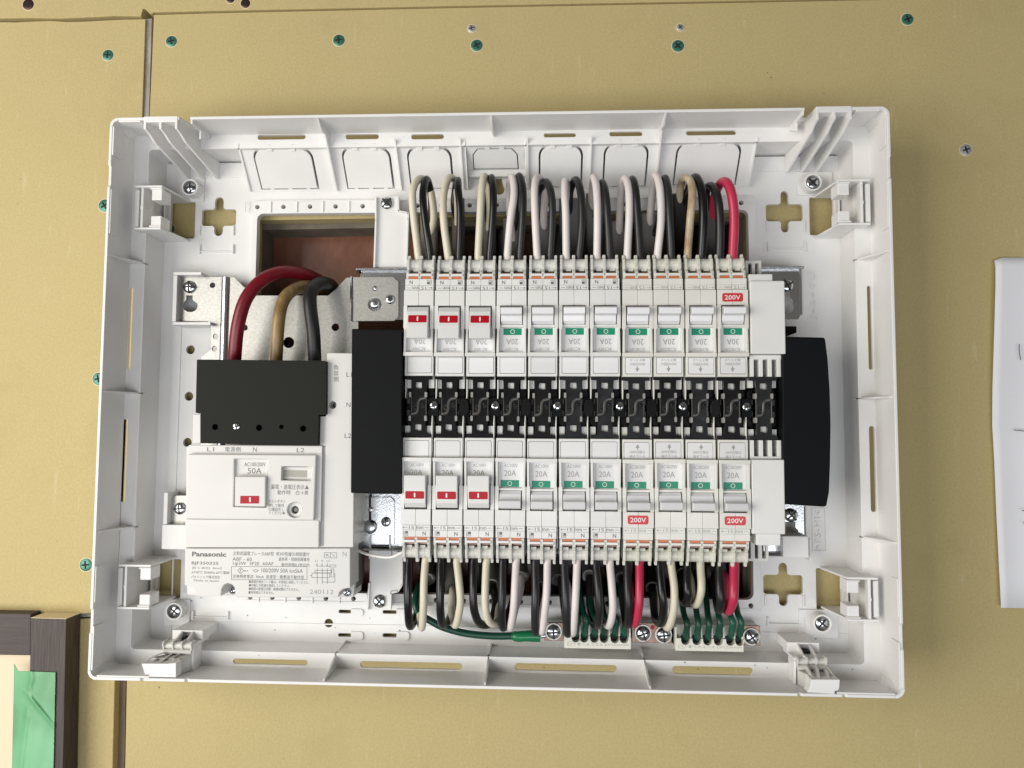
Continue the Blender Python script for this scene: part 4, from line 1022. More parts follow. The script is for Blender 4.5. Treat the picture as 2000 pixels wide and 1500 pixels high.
lk2 = lk_mb.mesh('link_plate', 'black_gleam')
for i in range(12):
    rj = random.Random(i)
    o = inst('link_plate', lk2 if i in (5, 6, 7, 9, 11) else meshes['link_plate'], bus, colx(i) - colx(5) + rj.uniform(-.15, .15), rj.uniform(-.25, .25), -12 + rj.uniform(-.2, .3), .3)
    inst('ridge', meshes['ridge'], o); inst('side_recess', meshes['side_recess'], o); inst('pin', meshes['pin'], o); inst('side_tooth', meshes['side_tooth'], o, bevel=.2); inst('pin_recess', meshes['pin_recess'], o)
    for x, y in ((-4.9, 6.7), (4.0, 6.7), (-4.9, -6.6), (4.0, -6.6)): inst('peg', meshes['peg'], o, x, y)
blk = MB().prism([(-2.9, -5.6), (2.9, -5.6), (2.9, 5.6), (-2.9, 5.6)], 35.5, 42).mesh('clamp_block', 'black_matte')
hexm = MB().prism([(-1.6, -4.6), (1.6, -4.6), (2.7, -2.4), (2.7, 1.6), (1.6, 4.2), (-1.6, 4.2), (-2.7, 1.6), (-2.7, -2.4)], 42, 44.2).mesh('clamp_cap', 'black_gloss')
for i in range(12):
    x = colx(i) + PITCH / 2 - .4
    if i == 11: break
    o = inst('clamp_block', blk, bus, x - colx(5), 0, -12, .4)
    if i % 2 == 0: screw('clamp_screw', (x, YC + .8, 42.2), 2.3, 'screw_steel', bus, h=.9, ang=.4 + i * .5, cross=.8)
    else: inst('clamp_cap', hexm, bus, x - colx(5), 0, -12, .3)
screw('clamp_screw', (colx(11) - PITCH / 2 - .4, YC + .8, 42.3), 2.3, 'screw_steel', bus, h=.9, ang=.2, cross=.8)

# black end covers
bc = empty('end_cover', (*A(735, 800, 12), 12), 'tall matte black cover between the main breaker and the breaker rows', 'cover')
bld(MB().prism(PP([(687, 642), (784.5, 644), (784.5, 965), (685, 963)], 50), 30, 50), 'cover', 'black_matte', bc, bevel=.6)
bld(MB().prism(PP([(689, 646), (786, 648), (784, 960), (688, 958)], 30), 12, 29.95), 'base', 'black_matte', bc, bevel=.2)
rc = empty('end_cover', (*A(1575, 820, 12), 12), 'black end cover with a rounded right side, right of the breaker rows', 'cover')
bld(MB().prism(PP([(1528, 657), (1609, 659), (1612, 661), (1617, 700), (1621, 760), (1623, 830), (1622, 900), (1620, 960), (1615, 987), (1611, 990), (1529, 985)], 47.5), 13, 47.5), 'cover', 'black_matte', rc, bevel=.8)
bld(MB().prism(PP([(1530, 637), (1556, 637), (1556, 650), (1530, 650)], 30), 13, 30), 'tab', 'black_matte', rc, bevel=.3)

# spare way covers on the right
for up in (1, 0):
    e = empty('blank_cover', (colx(11), YC, 12), ('smooth white blank cover at the right end of the upper breaker row' if up else 'smooth white blank cover at the right end of the lower breaker row'), 'blank cover')
    s = 1 if up else -1
    def by(d): return YC + s * d
    def box2(mb, x0, x1, d0, d1, z0, z1): mb.box(x0, x1, min(by(d0), by(d1)), max(by(d0), by(d1)), z0, z1); return mb
    X0, X1 = (144.9, 163.8) if up else (144.4, 162.0)
    bld(box2(MB(), X0, X1, 29.8 if up else 28.0, 70.4 if up else 68.2, 14, 48), 'cover', 'breaker_white', e, bevel=.5)
    mb = MB(); bld(box2(MB(), X0 + (0 if up else 2.6), X0 + (13 if up else 15.6), 70.4 if up else 68.2, 74.6, 20, 46), 'cap', 'breaker_white', e, bevel=.4)
    q = (1456, 509, 1487, 562) if up else (1459, 1046, 1501, 1096)
    xx0, xx1, yy0, yy1 = rpx(*q, 36)
    hs = []
    for (a0, a1, c0, c1) in (((1461.5, 1468.5, 514, 556), (1475, 1482, 514, 556)) if up else ((1460.5, 1466.5, 1057, 1091), (1474.5, 1481, 1057, 1091), (1488.5, 1496, 1057, 1091))):
        h0, h1, g0, g1 = rpx(a0, c0, a1, c1, 36); hs.append(rr(h0, h1, g0, g1, .4, 2))
    bld(MB().prism([(xx0, yy0), (xx1, yy0), (xx1, yy1), (xx0, yy1)], 33, 36, hs), 'slotted_plate', 'clip_plastic', e, bevel=.2)
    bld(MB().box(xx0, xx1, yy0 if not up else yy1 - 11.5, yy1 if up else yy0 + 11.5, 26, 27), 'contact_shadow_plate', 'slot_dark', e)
    mb = MB()
    for t in range(4): box2(mb, X0 + .2 + t * 4.9, X0 + 2.4 + t * 4.9, 17.5, 28.2 if up else 27, 30, 45)
    box2(mb, X0 + .2, X0 + 17.3, 27 if up else 26.4, 29.5 if up else 27.8, 30, 45.2)
    bld(mb, 'comb', 'breaker_white', e, bevel=.25)
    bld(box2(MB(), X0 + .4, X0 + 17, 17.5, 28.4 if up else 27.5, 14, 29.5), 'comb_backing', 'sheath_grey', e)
    mb = MB()
    for a0, a1 in ((-8.0, -4.9), (4.4, 7.6)): box2(mb, colx(11) + a0, colx(11) + a1, 11.5, 17.2, 20, 40.5)
    box2(mb, colx(11) - 2.4, colx(11) + 2.2, 9.6, 14.6, 20, 41.2)
    bld(mb, 'bus_shoulder', 'breaker_white', e, bevel=.3)

# ================================================================== main breaker
mbk = empty('main_breaker', (*A(520, 950, 12), 12), 'large white main circuit breaker switched on, with printed label and black terminal cover', 'main breaker')
def mk(mb, name, m='main_white', bevel=.35, parent=None, smooth=False): return bld(mb, name, m, parent or mbk, bevel, smooth)
low = [(361, 1071), (684, 1071), (684, 1148), (671, 1150), (663, 1157), (660.5, 1167), (463, 1167), (460, 1164), (458.5, 1149), (453, 1142), (445, 1139), (438, 1142), (433, 1150), (431.5, 1164.5), (382, 1163.5), (380, 1150), (376, 1146), (360, 1142.5)]
lowp = PP(low, 44.5)
mk(MB().prism(lowp, 26, 44.5), 'label_panel', bevel=.5)
mk(MB().prism(PP([(364, 1060), (688, 1060), (688, 1140), (684, 1160), (384, 1158), (364, 1140)], 40), 12, 25.9), 'rear_body', 'sheath_grey', .3)
mk(MB().prism(PP([(364, 872), (690, 872), (686, 1069.5), (362, 1069.5)], 44), 12, 43.9), 'body', bevel=.3)
mk(MB().prism(PP([(372, 1143), (383, 1143), (383, 1160), (376, 1160), (371, 1156)], 38), 20, 38), 'corner_foot', bevel=.3)
for x, y in ((455, 1152), (678, 1157)): screw('screw', (*A(x, y, 30), 30), 2.3, 'screw_steel', mbk, h=1.2, ang=.4)
mk(MB().prism(PP([(364, 1140), (692, 1140), (690, 1166), (366, 1162)], 30), 12, 29.8), 'foot_plate', bevel=.2)
# right hand column
mk(MB().prism(PP([(638.5, 689), (693, 690), (690, 1069), (632, 1069)], 45.6), 16, 45.6, [hole(649.5, 791, 7.5, 45.6)]), 'side_column', bevel=.4)
screw('screw', (*A(652, 791, 38), 36), 1.9, 'screw_steel', mbk, h=1, ang=.3)
a = A(651, 791, 36); mk(MB().cyl((a[0], a[1], 20), (0, 0, 1), 3, 15.5, 20), 'screw_well', 'sheath_grey', 0)
# tiers
mk(MB().prism(PP([(368, 869), (629.5, 870.5), (629, 890), (366, 889)], 46.6), 44, 46.6), 'top_step', bevel=.4)
mk(MB().prism(PP([(361.5, 1014), (623, 1016), (622.5, 1069.5), (361, 1069)], 47.6), 44, 47.6), 'lower_step', bevel=.4)
mk(MB().prism(PP([(600, 885), (629, 886), (626, 1020), (600, 1020)], 46.9), 44, 46.9), 'edge_step', bevel=.3)
ho = PP([(457.5, 896), (523, 897), (520, 991.5), (455.5, 990)], 50)
ind = PP([(550, 911), (609, 912), (607.5, 939), (549, 938)], 50)
btn = hole(576, 996, 15.5, 50)
mk(MB().prism(PP([(367, 887), (617, 889), (612.5, 1016), (361.5, 1013.5)], 50), 44, 50, [ho, ind, btn]), 'raised_panel', bevel=.5)
mk(MB().prism(PP([(457, 895), (524, 896), (521, 935), (456, 934)], 48.2), 44, 48.0), 'rating_recess', bevel=0)
mk(MB().prism(PP([(455, 934), (522, 935), (520, 993), (454, 992)], 45), 44, 44.6), 'handle_slot', 'slot_dark', 0)
hprof = PP([(460, 931), (520, 932), (518.5, 989.5), (458.5, 989)], 52.5)
h = mk(MB().prism(PP([(459, 930.5), (518.5, 931), (518, 990), (458, 989)], 52.5), 44.7, 52.5), 'switch_handle', bevel=.5)
m_ = mk(MB().prism(PP([(469.5, 968.5), (506, 968.5), (505.5, 983.5), (469, 983.5)], 52.6), 52.52, 52.62), 'red_mark', 'red_mark', 0, parent=h)
mk(MB().prism(PP([(486.5, 971.5), (489.5, 971.5), (489.5, 980.5), (486.5, 980.5)], 52.7), 52.64, 52.68), 'lettering', 'white_print', 0, parent=h)
mk(MB().prism(PP([(551, 912), (609, 913), (607.5, 938), (550, 937)], 48), 44, 46.6), 'indicator_floor', 'main_white', 0)
mk(MB().prism(PP([(553, 918), (607, 919), (606, 932.5), (552.5, 931.5)], 46.9), 46.62, 46.8), 'indicator_window', 'indicator', .05)
a = A(576, 996, 48); mk(MB().prism(circ(a[0], a[1], 4.4, 28), 44, 48, [circ(a[0], a[1], 2.2, 24)]), 'button_dish', 'main_white', .5)
mk(MB().cyl((a[0] , a[1], 44), (0, 0, 1), 2.15, .6, 20), 'button_well', 'test_button', 0)
mk(MB().dome((a[0] + .1, a[1], 44.6), 1.75, 2.2, 20), 'test_button', 'test_button', 0, smooth=True)
# black terminal cover
cov = PP([(386, 702), (634, 704.5), (637, 707), (636.5, 808), (634, 810.5), (622, 810.5), (620.5, 869), (617, 870), (394, 866), (392, 863), (392, 808), (382, 806), (384.5, 704)], 49)
c_ = mk(MB().prism(cov, 30, 49, [hole(420, 834, 6.3, 49), hole(506, 835.5, 6.3, 49), hole(592, 837, 6.3, 49), hole(462, 833, 8, 49), hole(549.5, 833.5, 4.5, 49)]), 'terminal_cover', 'cover_black', .7)
mk(MB().prism(PP([(390, 706), (632, 709), (618, 866), (395, 862)], 30), 14, 29.95), 'terminal_body', 'black_matte', .3)
screw('screw', (*A(462, 833, 48.3), 47.6), 2.55, 'screw_steel', mbk, h=1.6, ang=.35, cross=.85)
mk(MB().prism(PP([(377, 809), (391.5, 809), (391.5, 866), (376, 866)], 45), 14, 45), 'cover_post', bevel=.4)
mk(MB().prism(PP([(623, 813), (638, 813), (637, 872), (621, 870)], 45), 14, 45), 'cover_post', bevel=.3)
# printing
def prt(items, z, name='lettering', m='ink', parent=None):
    t = MB()
    for it in items:
        s, x, y, w, h_ = it[:5]; a = A(x, y, z); k_ = MM(z); ro = it[5] if len(it) > 5 else 0; bo = it[6] if len(it) > 6 else 0
        put_text(t, s, a[0], a[1], z + .06, (w * k_) if w else None, h_ * k_, ro, bo)
    return bld(t, name, m, parent or mbk)
sk = -.006
prt([('L1', 411.5, 877.5, 14, 8), ('電源側', 455, 877.5, 32, 9.5), ('N', 498, 878, 8, 8.5), ('L2', 587, 879, 15, 8.5)], 46.6)
prt([('漏電・過電圧表示▲', 566, 951, 76, 9.5), ('動作時　白→黄', 572, 962, 62, 9), ('テストボタン', 541, 979, 34, 6.5), ('押して動作', 540, 987.3, 31, 7),
     ('の確認をし', 540, 995, 31, 7), ('てください▶', 541, 1002, 33, 6.5)], 50)
prt([('AC100/200V', 498, 907, 43, 8), ('50A', 497.5, 919.5, 28, 11)], 48.0)
ZP = 44.5
prt([('Panasonic', 408.5, 1082.5, 69, 9.5, 0, .035)], ZP, m='ink')
prt([('BJF350325', 400.5, 1100.8, 54, 7.5, 0, .01), ('JIS C 8222  Ann2', 404, 1110, 60, 5.2), ('AT40℃ 50/60Hz 60℃電線', 411, 1118, 76, 6), ('パナソニック株式会社', 401.5, 1127, 58, 6), ('Made in Japan', 403, 1134.5, 50, 5)], ZP)
prt([('主幹用漏電ブレーカABF型  単3中性線欠相保護付', 529.5, 1081.6, 152, 8.2), ('ABF - 60', 473, 1092, 39, 7), ('過負荷・短絡保護兼用', 574, 1092.3, 61, 7), ('1φ3W  3P2E  60AF', 494.5, 1101.5, 81, 8), ('動作時間0.1秒以内', 577, 1103.3, 55, 7)], ZP)
prt([('100/200V 50A Icn5kA', 551, 1114.5, 82, 8), ('定格感度電流  30mA  高速型・衝撃波不動作型', 524, 1126.5, 142, 7.2), ('JET', 481, 1115.3, 9, 3.6)], ZP)
prt([('■過電圧検出リード線は、中性極に接続してください。', 545, 1136.8, 120, 6), ('■中極に中性線を接続してください。', 526, 1143.6, 81, 6), ('■極間の耐電圧試験・絶縁試験はできません。', 535, 1150.6, 100, 6), ('■逆接続はできません。', 510.5, 1157.3, 51, 6)], ZP)
prt([('240112', 628, 1156, 47, 8.5), ('N', 673, 1082, 8, 8.5)], ZP, m='ink_light')
prt([('L1', 682, 731.5, 11, 9), ('N', 680.5, 790.5, 8, 9), ('L2', 679.5, 851, 13, 9), ('負', 656.5, 717.5, 9.5, 10), ('荷', 656.5, 729.5, 9.5, 10), ('側', 656.5, 740.5, 9.5, 10)], 45.6)
t = MB()
def lpx(pts, w=.9, z=ZP + .07):
    s_ = [(A(*p, z), A(*q, z)) for p, q in pts]; lines(t, s_, w * MM(z), z)
def rect(x0, y0, x1, y1, w=.8): lpx([((x0, y0), (x1, y0)), ((x1, y0), (x1, y1)), ((x1, y1), (x0, y1)), ((x0, y1), (x0, y0))], w)
rect(452, 1106.5, 599.5, 1132); rect(633.5, 1079.5, 657.5, 1089.5, .7); lpx([((645.5, 1079.5), (645.5, 1089.5))], .7)
for cx_ in (470,): lpx([((cx_ - 6, 1114.5), (cx_, 1108.5)), ((cx_, 1108.5), (cx_ + 6, 1114.5)), ((cx_ + 6, 1114.5), (cx_, 1120.5)), ((cx_, 1120.5), (cx_ - 6, 1114.5))])
lpx([((494, 1114.6), (499.5, 1112.2)), ((499.5, 1112.2), (505, 1114.6)), ((505, 1114.6), (499.5, 1117.4)), ((499.5, 1117.4), (494, 1114.6))])
for x in (619.5, 629.5, 639.5): lpx([((x, 1100), (x, 1106)), ((x, 1110), (x, 1140)), ((x, 1106), (x - 2.5, 1103))], .8)
lpx([((619.5, 1106), (645, 1106))], .7); rect(644, 1103.5, 656, 1107.5, .8); rect(615, 1114, 648, 1119); rect(609, 1119.5, 644, 1128); rect(646.5, 1111, 652, 1127)
lpx([((654, 1119), (654, 1137)), ((629.5, 1137), (654, 1137)), ((605, 1124), (609, 1124)), ((636, 1082), (643, 1087)), ((648, 1082), (654, 1087)), ((636, 1087), (641, 1082))], .8)
bld(t, 'circuit_diagram', 'ink', mbk)
prt([('L1', 618, 1095.5, 5, 3.5), ('N', 629.5, 1095.5, 3, 3.5), ('L2', 641, 1095.5, 6, 3.5), ('?', 470, 1114.5, 3.5, 6)], ZP)

# ================================================================== mains cables
def cable1(nm, label, pts, r, m, cat='cable'):
    e = bld(tube_px(MB(), pts, r, 18, 8), nm, m, None, smooth=True); tag(e, label, cat); return e
cable1('mains_cable', 'thick dark red mains cable curving out of the wall opening into the main breaker', [(455, 730, 30), (458, 700, 32), (464, 640, 36), (480, 585, 36), (510, 549, 32), (548, 532, 24), (592, 535, 12), (630, 552, -2), (655, 575, -22)], 3.9, 'main_red')
cable1('mains_cable', 'thick brownish cream mains cable between the red and the black one', [(537, 730, 28), (539.5, 700, 30), (543, 640, 33), (549, 600, 32), (563, 574, 27), (590, 560, 18), (618, 562, 6), (640, 575, -16)], 3.7, 'gold_core')
cable1('mains_cable', 'thick black mains cable, rightmost of the three above the main breaker', [(616, 730, 28), (614.5, 700, 31), (612, 650, 35), (606, 600, 36), (607, 571, 33), (620, 555, 26), (636, 553, 19), (650, 562, 8), (656, 590, -4)], 3.9, 'main_black')
cable1('sensing_wire', 'thin white wire from the main breaker to the first lower breaker', [(680, 1072, 22), (694, 1073, 27), (716, 1082, 33), (742, 1087.5, 36), (765, 1088, 38), (783, 1080, 40), (796, 1076, 38)], .85, 'cabinet', 'wire')

# ================================================================== branch cables : sheath > two cores
up = [ # white(bottom, mid, near top, apex, back), black(...), sheath(x0,x1,ytop), white mat, black mat, sheath mat
 ('w', [(817, 500), (806, 400), (808, 365), (822, 349), (838, 362), (846, 400), (847, 430)], [(840, 500), (831, 435), (826, 380), (833, 350), (841, 375), (843, 420)], (822, 853, 421)),
 ('w', [(875, 500), (867, 435), (866, 385), (875, 350), (887, 352), (892, 380), (894, 410)], [(897, 500), (899, 420), (895, 370), (894, 352), (890, 365), (887, 400)], (883, 906, 388)),
 ('w', [(934, 500), (938, 420), (941, 370), (946, 345), (953, 360), (957, 400), (957, 420)], [(957, 500), (963, 420), (963, 370), (960, 347), (955, 365), (953, 410)], (944, 967, 399)),
 ('p', [(991, 500), (997, 430), (1004, 380), (1001, 347), (995, 365), (995, 400), (998, 440)], [(1016, 500), (1021, 420), (1021, 370), (1014, 344), (1008, 370), (1006, 430)], (985, 1021, 427)),
 ('p', [(1049, 500), (1045, 420), (1044, 370), (1049, 347), (1060, 357), (1063, 390), (1062, 430)], [(1075, 500), (1079, 420), (1076, 375), (1066, 355), (1056, 372), (1054, 410)], (1052, 1080, 430)),
 ('p', [(1106, 500), (1105, 420), (1103, 380), (1104, 354), (1108, 370), (1110, 395)], [(1131, 500), (1137, 430), (1134, 375), (1125, 351), (1115, 368), (1112, 395)], (1094, 1133, 388)),
 ('p', [(1166, 500), (1167, 420), (1165, 370), (1160, 346), (1157, 365), (1156, 385)], [(1190, 500), (1187, 430), (1183, 380), (1176, 357), (1170, 375), (1168, 395)], (1146, 1176, 378)),
 ('p', [(1225, 500), (1229, 420), (1228, 370), (1221, 349), (1214, 370), (1210, 435)], [(1249, 500), (1245, 420), (1241, 370), (1235, 350), (1230, 370), (1226, 430)], (1196, 1222, 433)),
 ('p', [(1284, 500), (1291, 430), (1289, 370), (1281, 343), (1276, 365), (1270, 420)], [(1311, 500), (1308, 430), (1305, 375), (1299, 348), (1292, 370), (1288, 430)], (1255, 1285, 419)),
 ('s', [(1343, 500), (1348, 430), (1352, 385), (1350, 358), (1341, 348), (1332, 355), (1328, 380)], [(1370, 500), (1374, 430), (1371, 375), (1361, 348), (1352, 352), (1342, 380)], (1315, 1341, 379)),
 ('r', [(1431, 500), (1434, 430), (1430, 385), (1422, 360), (1412, 355), (1402, 366), (1396, 385), (1394, 400)], [(1405, 500), (1406, 430), (1401, 385), (1390, 364), (1380, 370), (1379, 392)], (1375, 1404, 393)),
]
def zpath(pts, front):                 # depth along the loop: out of the terminal, forward, then back into the opening
    n = len(pts); ia = min(range(n), key=lambda k: pts[k][1] if front > 0 else -pts[k][1]); out = []
    for k, (x, y) in enumerate(pts):
        if k <= ia: t = k / max(ia, 1); z = 38 + 7 * math.sin(t * math.pi * .8) - 8 * t * t
        else: t = (k - ia) / max(n - 1 - ia, 1); z = 31 - (10 if front > 0 else 21) * t
        out.append((x, y, z))
    return out
WM = {'w': 'core_white_warm', 'p': 'core_white_pink', 's': 'stained_core', 'r': 'core_red', 'c': 'core_white_warm'}
WN = {'w': 'cream white', 'p': 'white', 's': 'brown stained white', 'r': 'red', 'c': 'cream white'}
for i, (t_, wpts, bpts, (s0, s1, sy)) in enumerate(up):
    o = (*A((s0 + s1) / 2, sy, 8), 8)
    e = empty('branch_cable', o, f'{WN[t_]} and black wire cable looping into the {ORD[i]} upper breaker from the left', 'cable', 'cable loops above the upper breaker row')
    zw = zpath(wpts, 1); zb = zpath(bpts, 1)
    zw = [(zw[0][0], zw[0][1] + 22, 37)] + zw; zb = [(zb[0][0], zb[0][1] + 22, 37)] + zb
    zw.append(((zw[-1][0] + s0 + s1) / 3, max(zw[-1][1], sy) + 28, 14)); zb.append(((zb[-1][0] + s0 + s1) / 3, max(zb[-1][1], sy) + 28, 14))
    rw = 2.2 if t_ != 'r' else 2.7
    bld(tube_px(MB(), zw, rw), 'core_wire', WM[t_], e, smooth=True)
    bld(tube_px(MB(), zb, 2.2 if i < 9 else 2.5), 'core_wire', 'core_black' if (t_ == 'w' or t_ == 's') else 'core_charcoal', e, smooth=True)
    xm = (s0 + s1) / 2; hw = (s1 - s0) / 2 * MM(8) * 1.12
    pts = [A3(xm, sy, 19), A3(xm + .5, sy + 35, 14), A3(xm + 1, sy + 75, 5), A3(xm + 2, sy + 130, -20)]
    mb = MB(); base = [Vector(p) for p in pts]
    # oval flat sheath built as stacked rounded sections
    secs = []
    n_ = 16
    for k, p in enumerate(base):
        d = (base[min(k + 1, 3)] - base[max(k - 1, 0)]).normalized(); nx = Vector((1, 0, 0)); ny = d.cross(nx).normalized()
        secs.append([tuple(p + nx * hw * math.copysign(abs(math.cos(a)) ** .6, math.cos(a)) + ny * 2.9 * math.copysign(abs(math.sin(a)) ** .7, math.sin(a))) for a in [2 * math.pi * q / n_ for q in range(n_)]])
    for s_ in secs: mb.v += s_
    for k in range(3):
        for q in range(n_): mb.f.append((k * n_ + q, k * n_ + (q + 1) % n_, (k + 1) * n_ + (q + 1) % n_, (k + 1) * n_ + q))
    mb.f.append(tuple(range(n_))); mb.f.append(tuple(range(3 * n_, 4 * n_)))
    bld(mb, 'sheath', 'sheath_warm' if i < 3 else ('sheath_black' if i == 9 else 'sheath_grey'), e, smooth=True)

dn = [
 ('w', [(831, 1094), (828, 1140), (827, 1190), (824, 1226), (820, 1200), (826, 1160)], [(799, 1094), (797, 1140), (797, 1190), (801, 1223), (812, 1205), (820, 1170)], (836, 1132)),
 ('w', [(892, 1094), (897, 1140), (899, 1180), (890, 1221), (882, 1195), (884, 1160)], [(861, 1094), (860, 1140), (860, 1190), (865, 1220), (880, 1205), (887, 1165)], (884, 1155)),
 ('w', [(950, 1094), (948, 1140), (948, 1185), (955, 1213), (969, 1217), (974, 1190), (970, 1160)], [(925, 1094), (924, 1140), (926, 1190), (938, 1218), (958, 1215), (968, 1180), (964, 1150)], (962, 1143)),
 ('p', [(1008, 1096), (1006, 1140), (1003, 1190), (997, 1227), (1006, 1190), (1017, 1150)], [(982, 1096), (981, 1150), (980, 1195), (983, 1226), (992, 1200), (1004, 1165)], (1018, 1128)),
 ('p', [(1069, 1096), (1068, 1150), (1064, 1195), (1058, 1234), (1056, 1195), (1062, 1160)], [(1045, 1096), (1046, 1150), (1045, 1195), (1046, 1235), (1050, 1195), (1056, 1160)], (1056, 1146)),
 ('p', [(1127, 1098), (1125, 1150), (1122, 1200), (1118, 1237), (1112, 1200), (1112, 1160)], [(1102, 1098), (1104, 1150), (1106, 1200), (1109, 1238), (1104, 1200), (1098, 1150)], (1091, 1132)),
 ('p', [(1191, 1100), (1195, 1145), (1197, 1190), (1190, 1221), (1180, 1212), (1174, 1180)], [(1164, 1100), (1168, 1145), (1171, 1190), (1168, 1220), (1158, 1215), (1152, 1170)], (1152, 1125)),
 ('r', [(1249, 1102), (1249, 1150), (1247, 1190), (1239, 1219), (1233, 1195), (1230, 1150)], [(1225, 1102), (1226, 1150), (1228, 1190), (1225, 1221), (1219, 1190), (1216, 1150)], (1215, 1128)),
 ('c', [(1311, 1104), (1317, 1150), (1315, 1195), (1304, 1226), (1294, 1200), (1290, 1160)], [(1288, 1104), (1292, 1150), (1296, 1185), (1292, 1216), (1280, 1208), (1275, 1160)], (1275, 1148)),
 ('c', [(1368, 1106), (1370, 1140), (1368, 1162), (1360, 1181), (1352, 1172), (1350, 1140)], [(1342, 1106), (1342, 1145), (1344, 1166), (1338, 1178), (1330, 1160), (1328, 1130)], (1336, 1120)),
 ('r', [(1434, 1108), (1433, 1150), (1431, 1175), (1422, 1193), (1415, 1175), (1415, 1130)], [(1405, 1108), (1406, 1150), (1408, 1178), (1404, 1191), (1399, 1165), (1396, 1130)], (1404, 1125)),
]
for i, (t_, wpts, bpts, (sx_, sy)) in enumerate(dn):
    o = (*A(sx_, sy, 0), 0)
    e = empty('branch_cable', o, f'{WN[t_]} and black wire cable looping into the {ORD[i]} lower breaker from the left', 'cable', 'cable loops below the lower breaker row')
    for pts, m, r in ((wpts, WM[t_], 2.15 if t_ != 'r' else 2.4), (bpts, 'core_black' if t_ in 'wc' else 'core_charcoal', 2.3)):
        if t_ == 'r' and i == 10: r = 2.7 if m == 'core_red' else 2.5
        z_ = zpath(pts, -1); z_ = [(z_[0][0], z_[0][1] - 22, 37)] + z_ + [((z_[-1][0] + sx_) / 2, min(z_[-1][1], sy) - 10, -2), (sx_, sy - 45, -22)]
        bld(tube_px(MB(), z_, r), 'core_wire', m, e, smooth=True)
    pts = [A3(sx_, sy, 2), A3(sx_ - 2, sy - 22, -8), A3(sx_ - 6, sy - 60, -24)]
    bld(MB().tube(pts, 5.0, 14, 4, .85), 'sheath', 'sheath_grey' if t_ != 'c' else 'sheath_black', e, smooth=True)
    ring = [A3(sx_ - 11, sy + 8, 5), A3(sx_ - 12, sy - 4, 5), A3(sx_ - 4, sy - 11, 5), A3(sx_ + 6, sy - 9, 5), A3(sx_ + 10, sy - 2, 4)]
    bld(MB().tube(ring, .7, 7, 4, .8), 'cut_edge', 'peg_grey' if i in (0, 2, 3, 6) else 'grey_ridge', e, smooth=True)

# ================================================================== earth terminals, earth wires
def term_plate(label, x0, x1, y0, y1, screws, z=16):
    e = empty('earth_terminal', (*A((x0 + x1) / 2, (y0 + y1) / 2, ZF), ZF), label, 'terminal')
    u0, u1, v0, v1 = rpx(x0, y0, x1, y1, z)
    bld(MB().box(u0, u1, v0, v1, z - 1.5, z), 'copper_plate', 'copper', e, bevel=.3)
    bld(MB().box(u0 + .5, u1 - .5, v0 + .5, v1 - .5, ZF, z - 1.55), 'terminal_base', 'cabinet', e, bevel=.2)
    for x, y, an in screws:
        a = A(x, y, z + 1)
        w = MB(); w.prism(circ(a[0], a[1], 5.0, 26), z + .02, z + .9); bld(w, 'washer', 'zinc', e, bevel=.2)
        screw('screw', (a[0], a[1], z + .92), 4.1, 'screw_steel', e, h=2.2, ang=an, cross=.95)
    return e
term_plate('single silver earth screw on a copper plate beside the green sleeve, left', 1063, 1100, 1216, 1252, [(1081, 1234, 0.05)])
t3 = term_plate('copper plate with two silver screws between the two earth blocks', 1234, 1312, 1217, 1256, [(1256, 1237, .35), (1296, 1240, .1)])
a = A(1275, 1226, 17); rm = MB().dome((a[0], a[1], 16.02), 1.3, .3, 10); bld(rm, 'red_paint_dot', 'red_mark', t3)
term_plate('single silver earth screw on a copper plate at the right end', 1453, 1485, 1222, 1261, [(1468, 1244, .6)])
def eblock(label, x0, x1, y0, y1, mid, hx):
    zt = 22
    e = empty('earth_block', (*A((x0 + x1) / 2, (y0 + y1) / 2, ZF), ZF), label, 'terminal block')
    u0, u1, v0, v1 = rpx(x0, y0, x1, y1, zt)
    ym = A((x0 + x1) / 2, mid, zt)[1]
    out = [(u0, v0), (u1, v0), (u1, ym)]
    hs = [A(x, mid - 5, zt) for x in hx]
    r = 2.6
    for hx_ in sorted([h_[0] for h_ in hs], reverse=True):
        out += [(hx_ + r, ym)] + [(hx_ + r * math.cos(R(a_)), ym - 1.2 + r * .95 * math.sin(R(a_))) for a_ in (0, -30, -60, -90, -120, -150, -180)][0:7] + [(hx_ - r, ym)]
    out += [(u0, ym)]
    bld(MB().prism(out, ZF, zt), 'block', 'terminal_block', e, bevel=.2)
    bld(MB().box(u0, u1, ym - 5.6, v1 + .2, ZF, zt - 5), 'rear_block', 'terminal_block', e, bevel=.2)
    mb = MB()
    for k in range(len(hs) - 1):
        xm_ = (hs[k][0] + hs[k + 1][0]) / 2; mb.box(xm_ - .5, xm_ + .5, ym + .02, v1, ZF, zt - 1.5)
    mb.box(u0, u0 + .9, ym + .02, v1, ZF, zt - .4); mb.box(u1 - .9, u1, ym + .02, v1, ZF, zt - .4)
    bld(mb, 'divider', 'terminal_block', e, bevel=.15)
    mb = MB()
    for h_ in hs: mb.cyl((h_[0], ym - 1.2, zt - 5), (0, 0, 1), 2.3, .4, 16)
    bld(mb, 'wire_hole', 'slot_dark', e)
    emboss('⊕ Φ1.6 2 2.6 L<15mm>', (x0 + x1) / 2, (y1 + mid) / 2 + 4, (x1 - x0) * .9, 9, 0, zt + .3, 'terminal_block', 'moulded_lettering', e)
    return hs
eblock('cream earth terminal block, left of the two, holding green wire ends', 1102, 1232, 1222, 1267, 1243, [1125, 1141, 1161, 1180, 1201, 1219])
eblock('cream earth terminal block, right of the two, holding green wire ends', 1319, 1452, 1226, 1272, 1248, [1339, 1361, 1382, 1403, 1427, 1445])
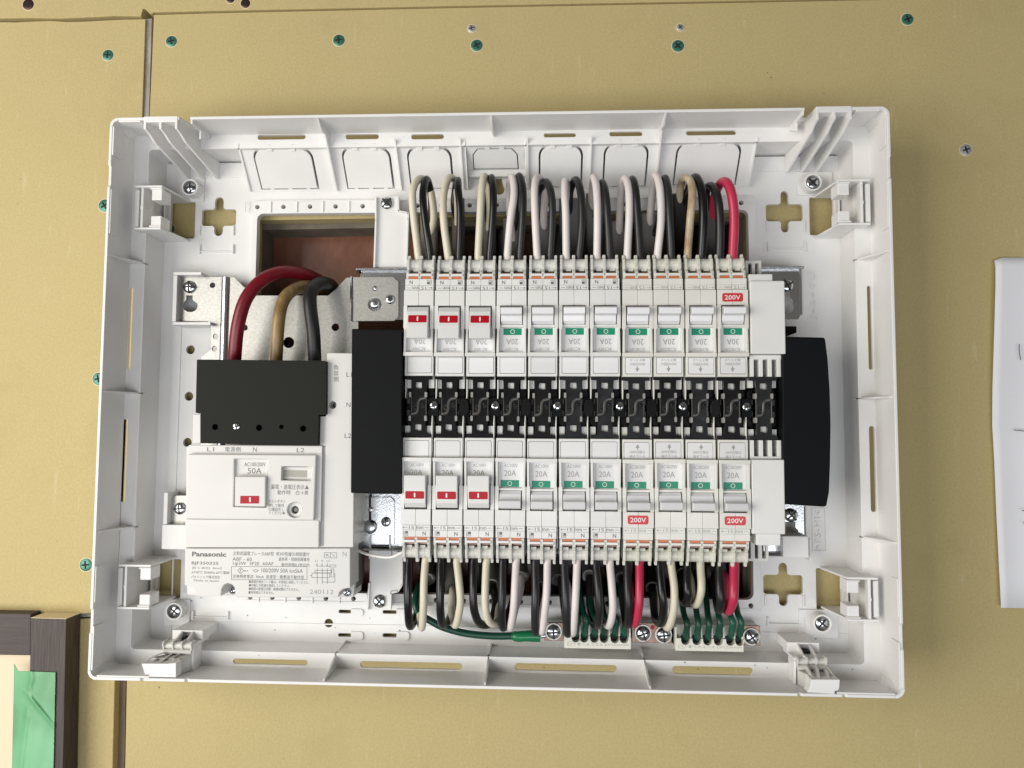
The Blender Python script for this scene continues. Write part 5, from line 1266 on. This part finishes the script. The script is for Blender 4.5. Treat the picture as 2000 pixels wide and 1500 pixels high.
def earth(px, y_end, x_start, y_start, label, sway=0):
    pts = [(px, y_end + 3, 15), (px + .5, y_end - 6, 22), (px + 3 + sway, y_end - 28, 27), ((px + x_start) / 2 + 2, (y_end + y_start) / 2, 21), (x_start, y_start, 2), (x_start - 4, y_start - 40, -22)]
    e = bld(tube_px(MB(), pts, 1.75), 'earth_wire', 'earth_green', None, smooth=True)
    tag(e, label, 'earth wire', 'green earth wires bending down into the terminal blocks')
P6 = ['first', 'second', 'third', 'fourth', 'fifth', 'sixth']
for k, (x, xs) in enumerate(((1125, 1128), (1142, 1132), (1161, 1150), (1180, 1172), (1201, 1190), (1219, 1212))): earth(x, 1239, xs, 1150, f'{P6[k]} green wire from the left in the left terminal block')
for k, (x, xs) in enumerate(((1339, 1328), (1361, 1356), (1382, 1378), (1403, 1398), (1428, 1418), (1445, 1432))): earth(x, 1243 + (3 if k < 3 else 0), xs, 1150, f'{P6[k]} green wire from the left in the right terminal block')
gw = empty('main_earth_wire', (*A(900, 1230, 12), 12), 'thick green earth wire with a shiny green sleeve at its right end', 'earth wire')
bld(tube_px(MB(), [(830, 1105, -20), (818, 1145, 6), (811, 1175, 18), (818, 1198, 20), (840, 1212, 18), (868, 1226, 17), (910, 1237, 16), (960, 1242, 16), (1004, 1242, 17)], 2.1, 14), 'wire', 'earth_green', gw, smooth=True)
bld(tube_px(MB(), [(999, 1241.5, 17), (1004, 1242, 17), (1012, 1243, 17.5), (1035, 1242, 17.5), (1055, 1243, 17)], [2.4, 2.9, 3.1, 3.3, 3.2], 16, 3), 'sleeve', 'sleeve_green', gw, smooth=True)
bld(tube_px(MB(), [(1052, 1243, 17), (1066, 1241, 17.2)], 1.3, 10), 'bare_end', 'steel', gw, smooth=True)
# dark bundle of sheathed cables deep in the opening, extra ones added to darken it
rnd = random.Random(11)
for k in range(12):
    x = 832 + k * 54 + rnd.uniform(-10, 10)
    e = bld(MB().tube([A3(x, 425, -21 + (k % 3)), A3(x, 470, -20 + (k % 3)), A3(x + rnd.uniform(-20, 20), 640, -24), A3(x + rnd.uniform(-30, 30), 900, -24), A3(x + rnd.uniform(-20, 20), 1160, -21)], 6.5, 10, 4, .7), 'supply_cable', 'sheath_black', None, smooth=True)
    tag(e, f'dark sheathed cable deep in the wall opening, {ORD[k]} from the left behind the breakers', 'cable', 'dark cables deep in the opening')
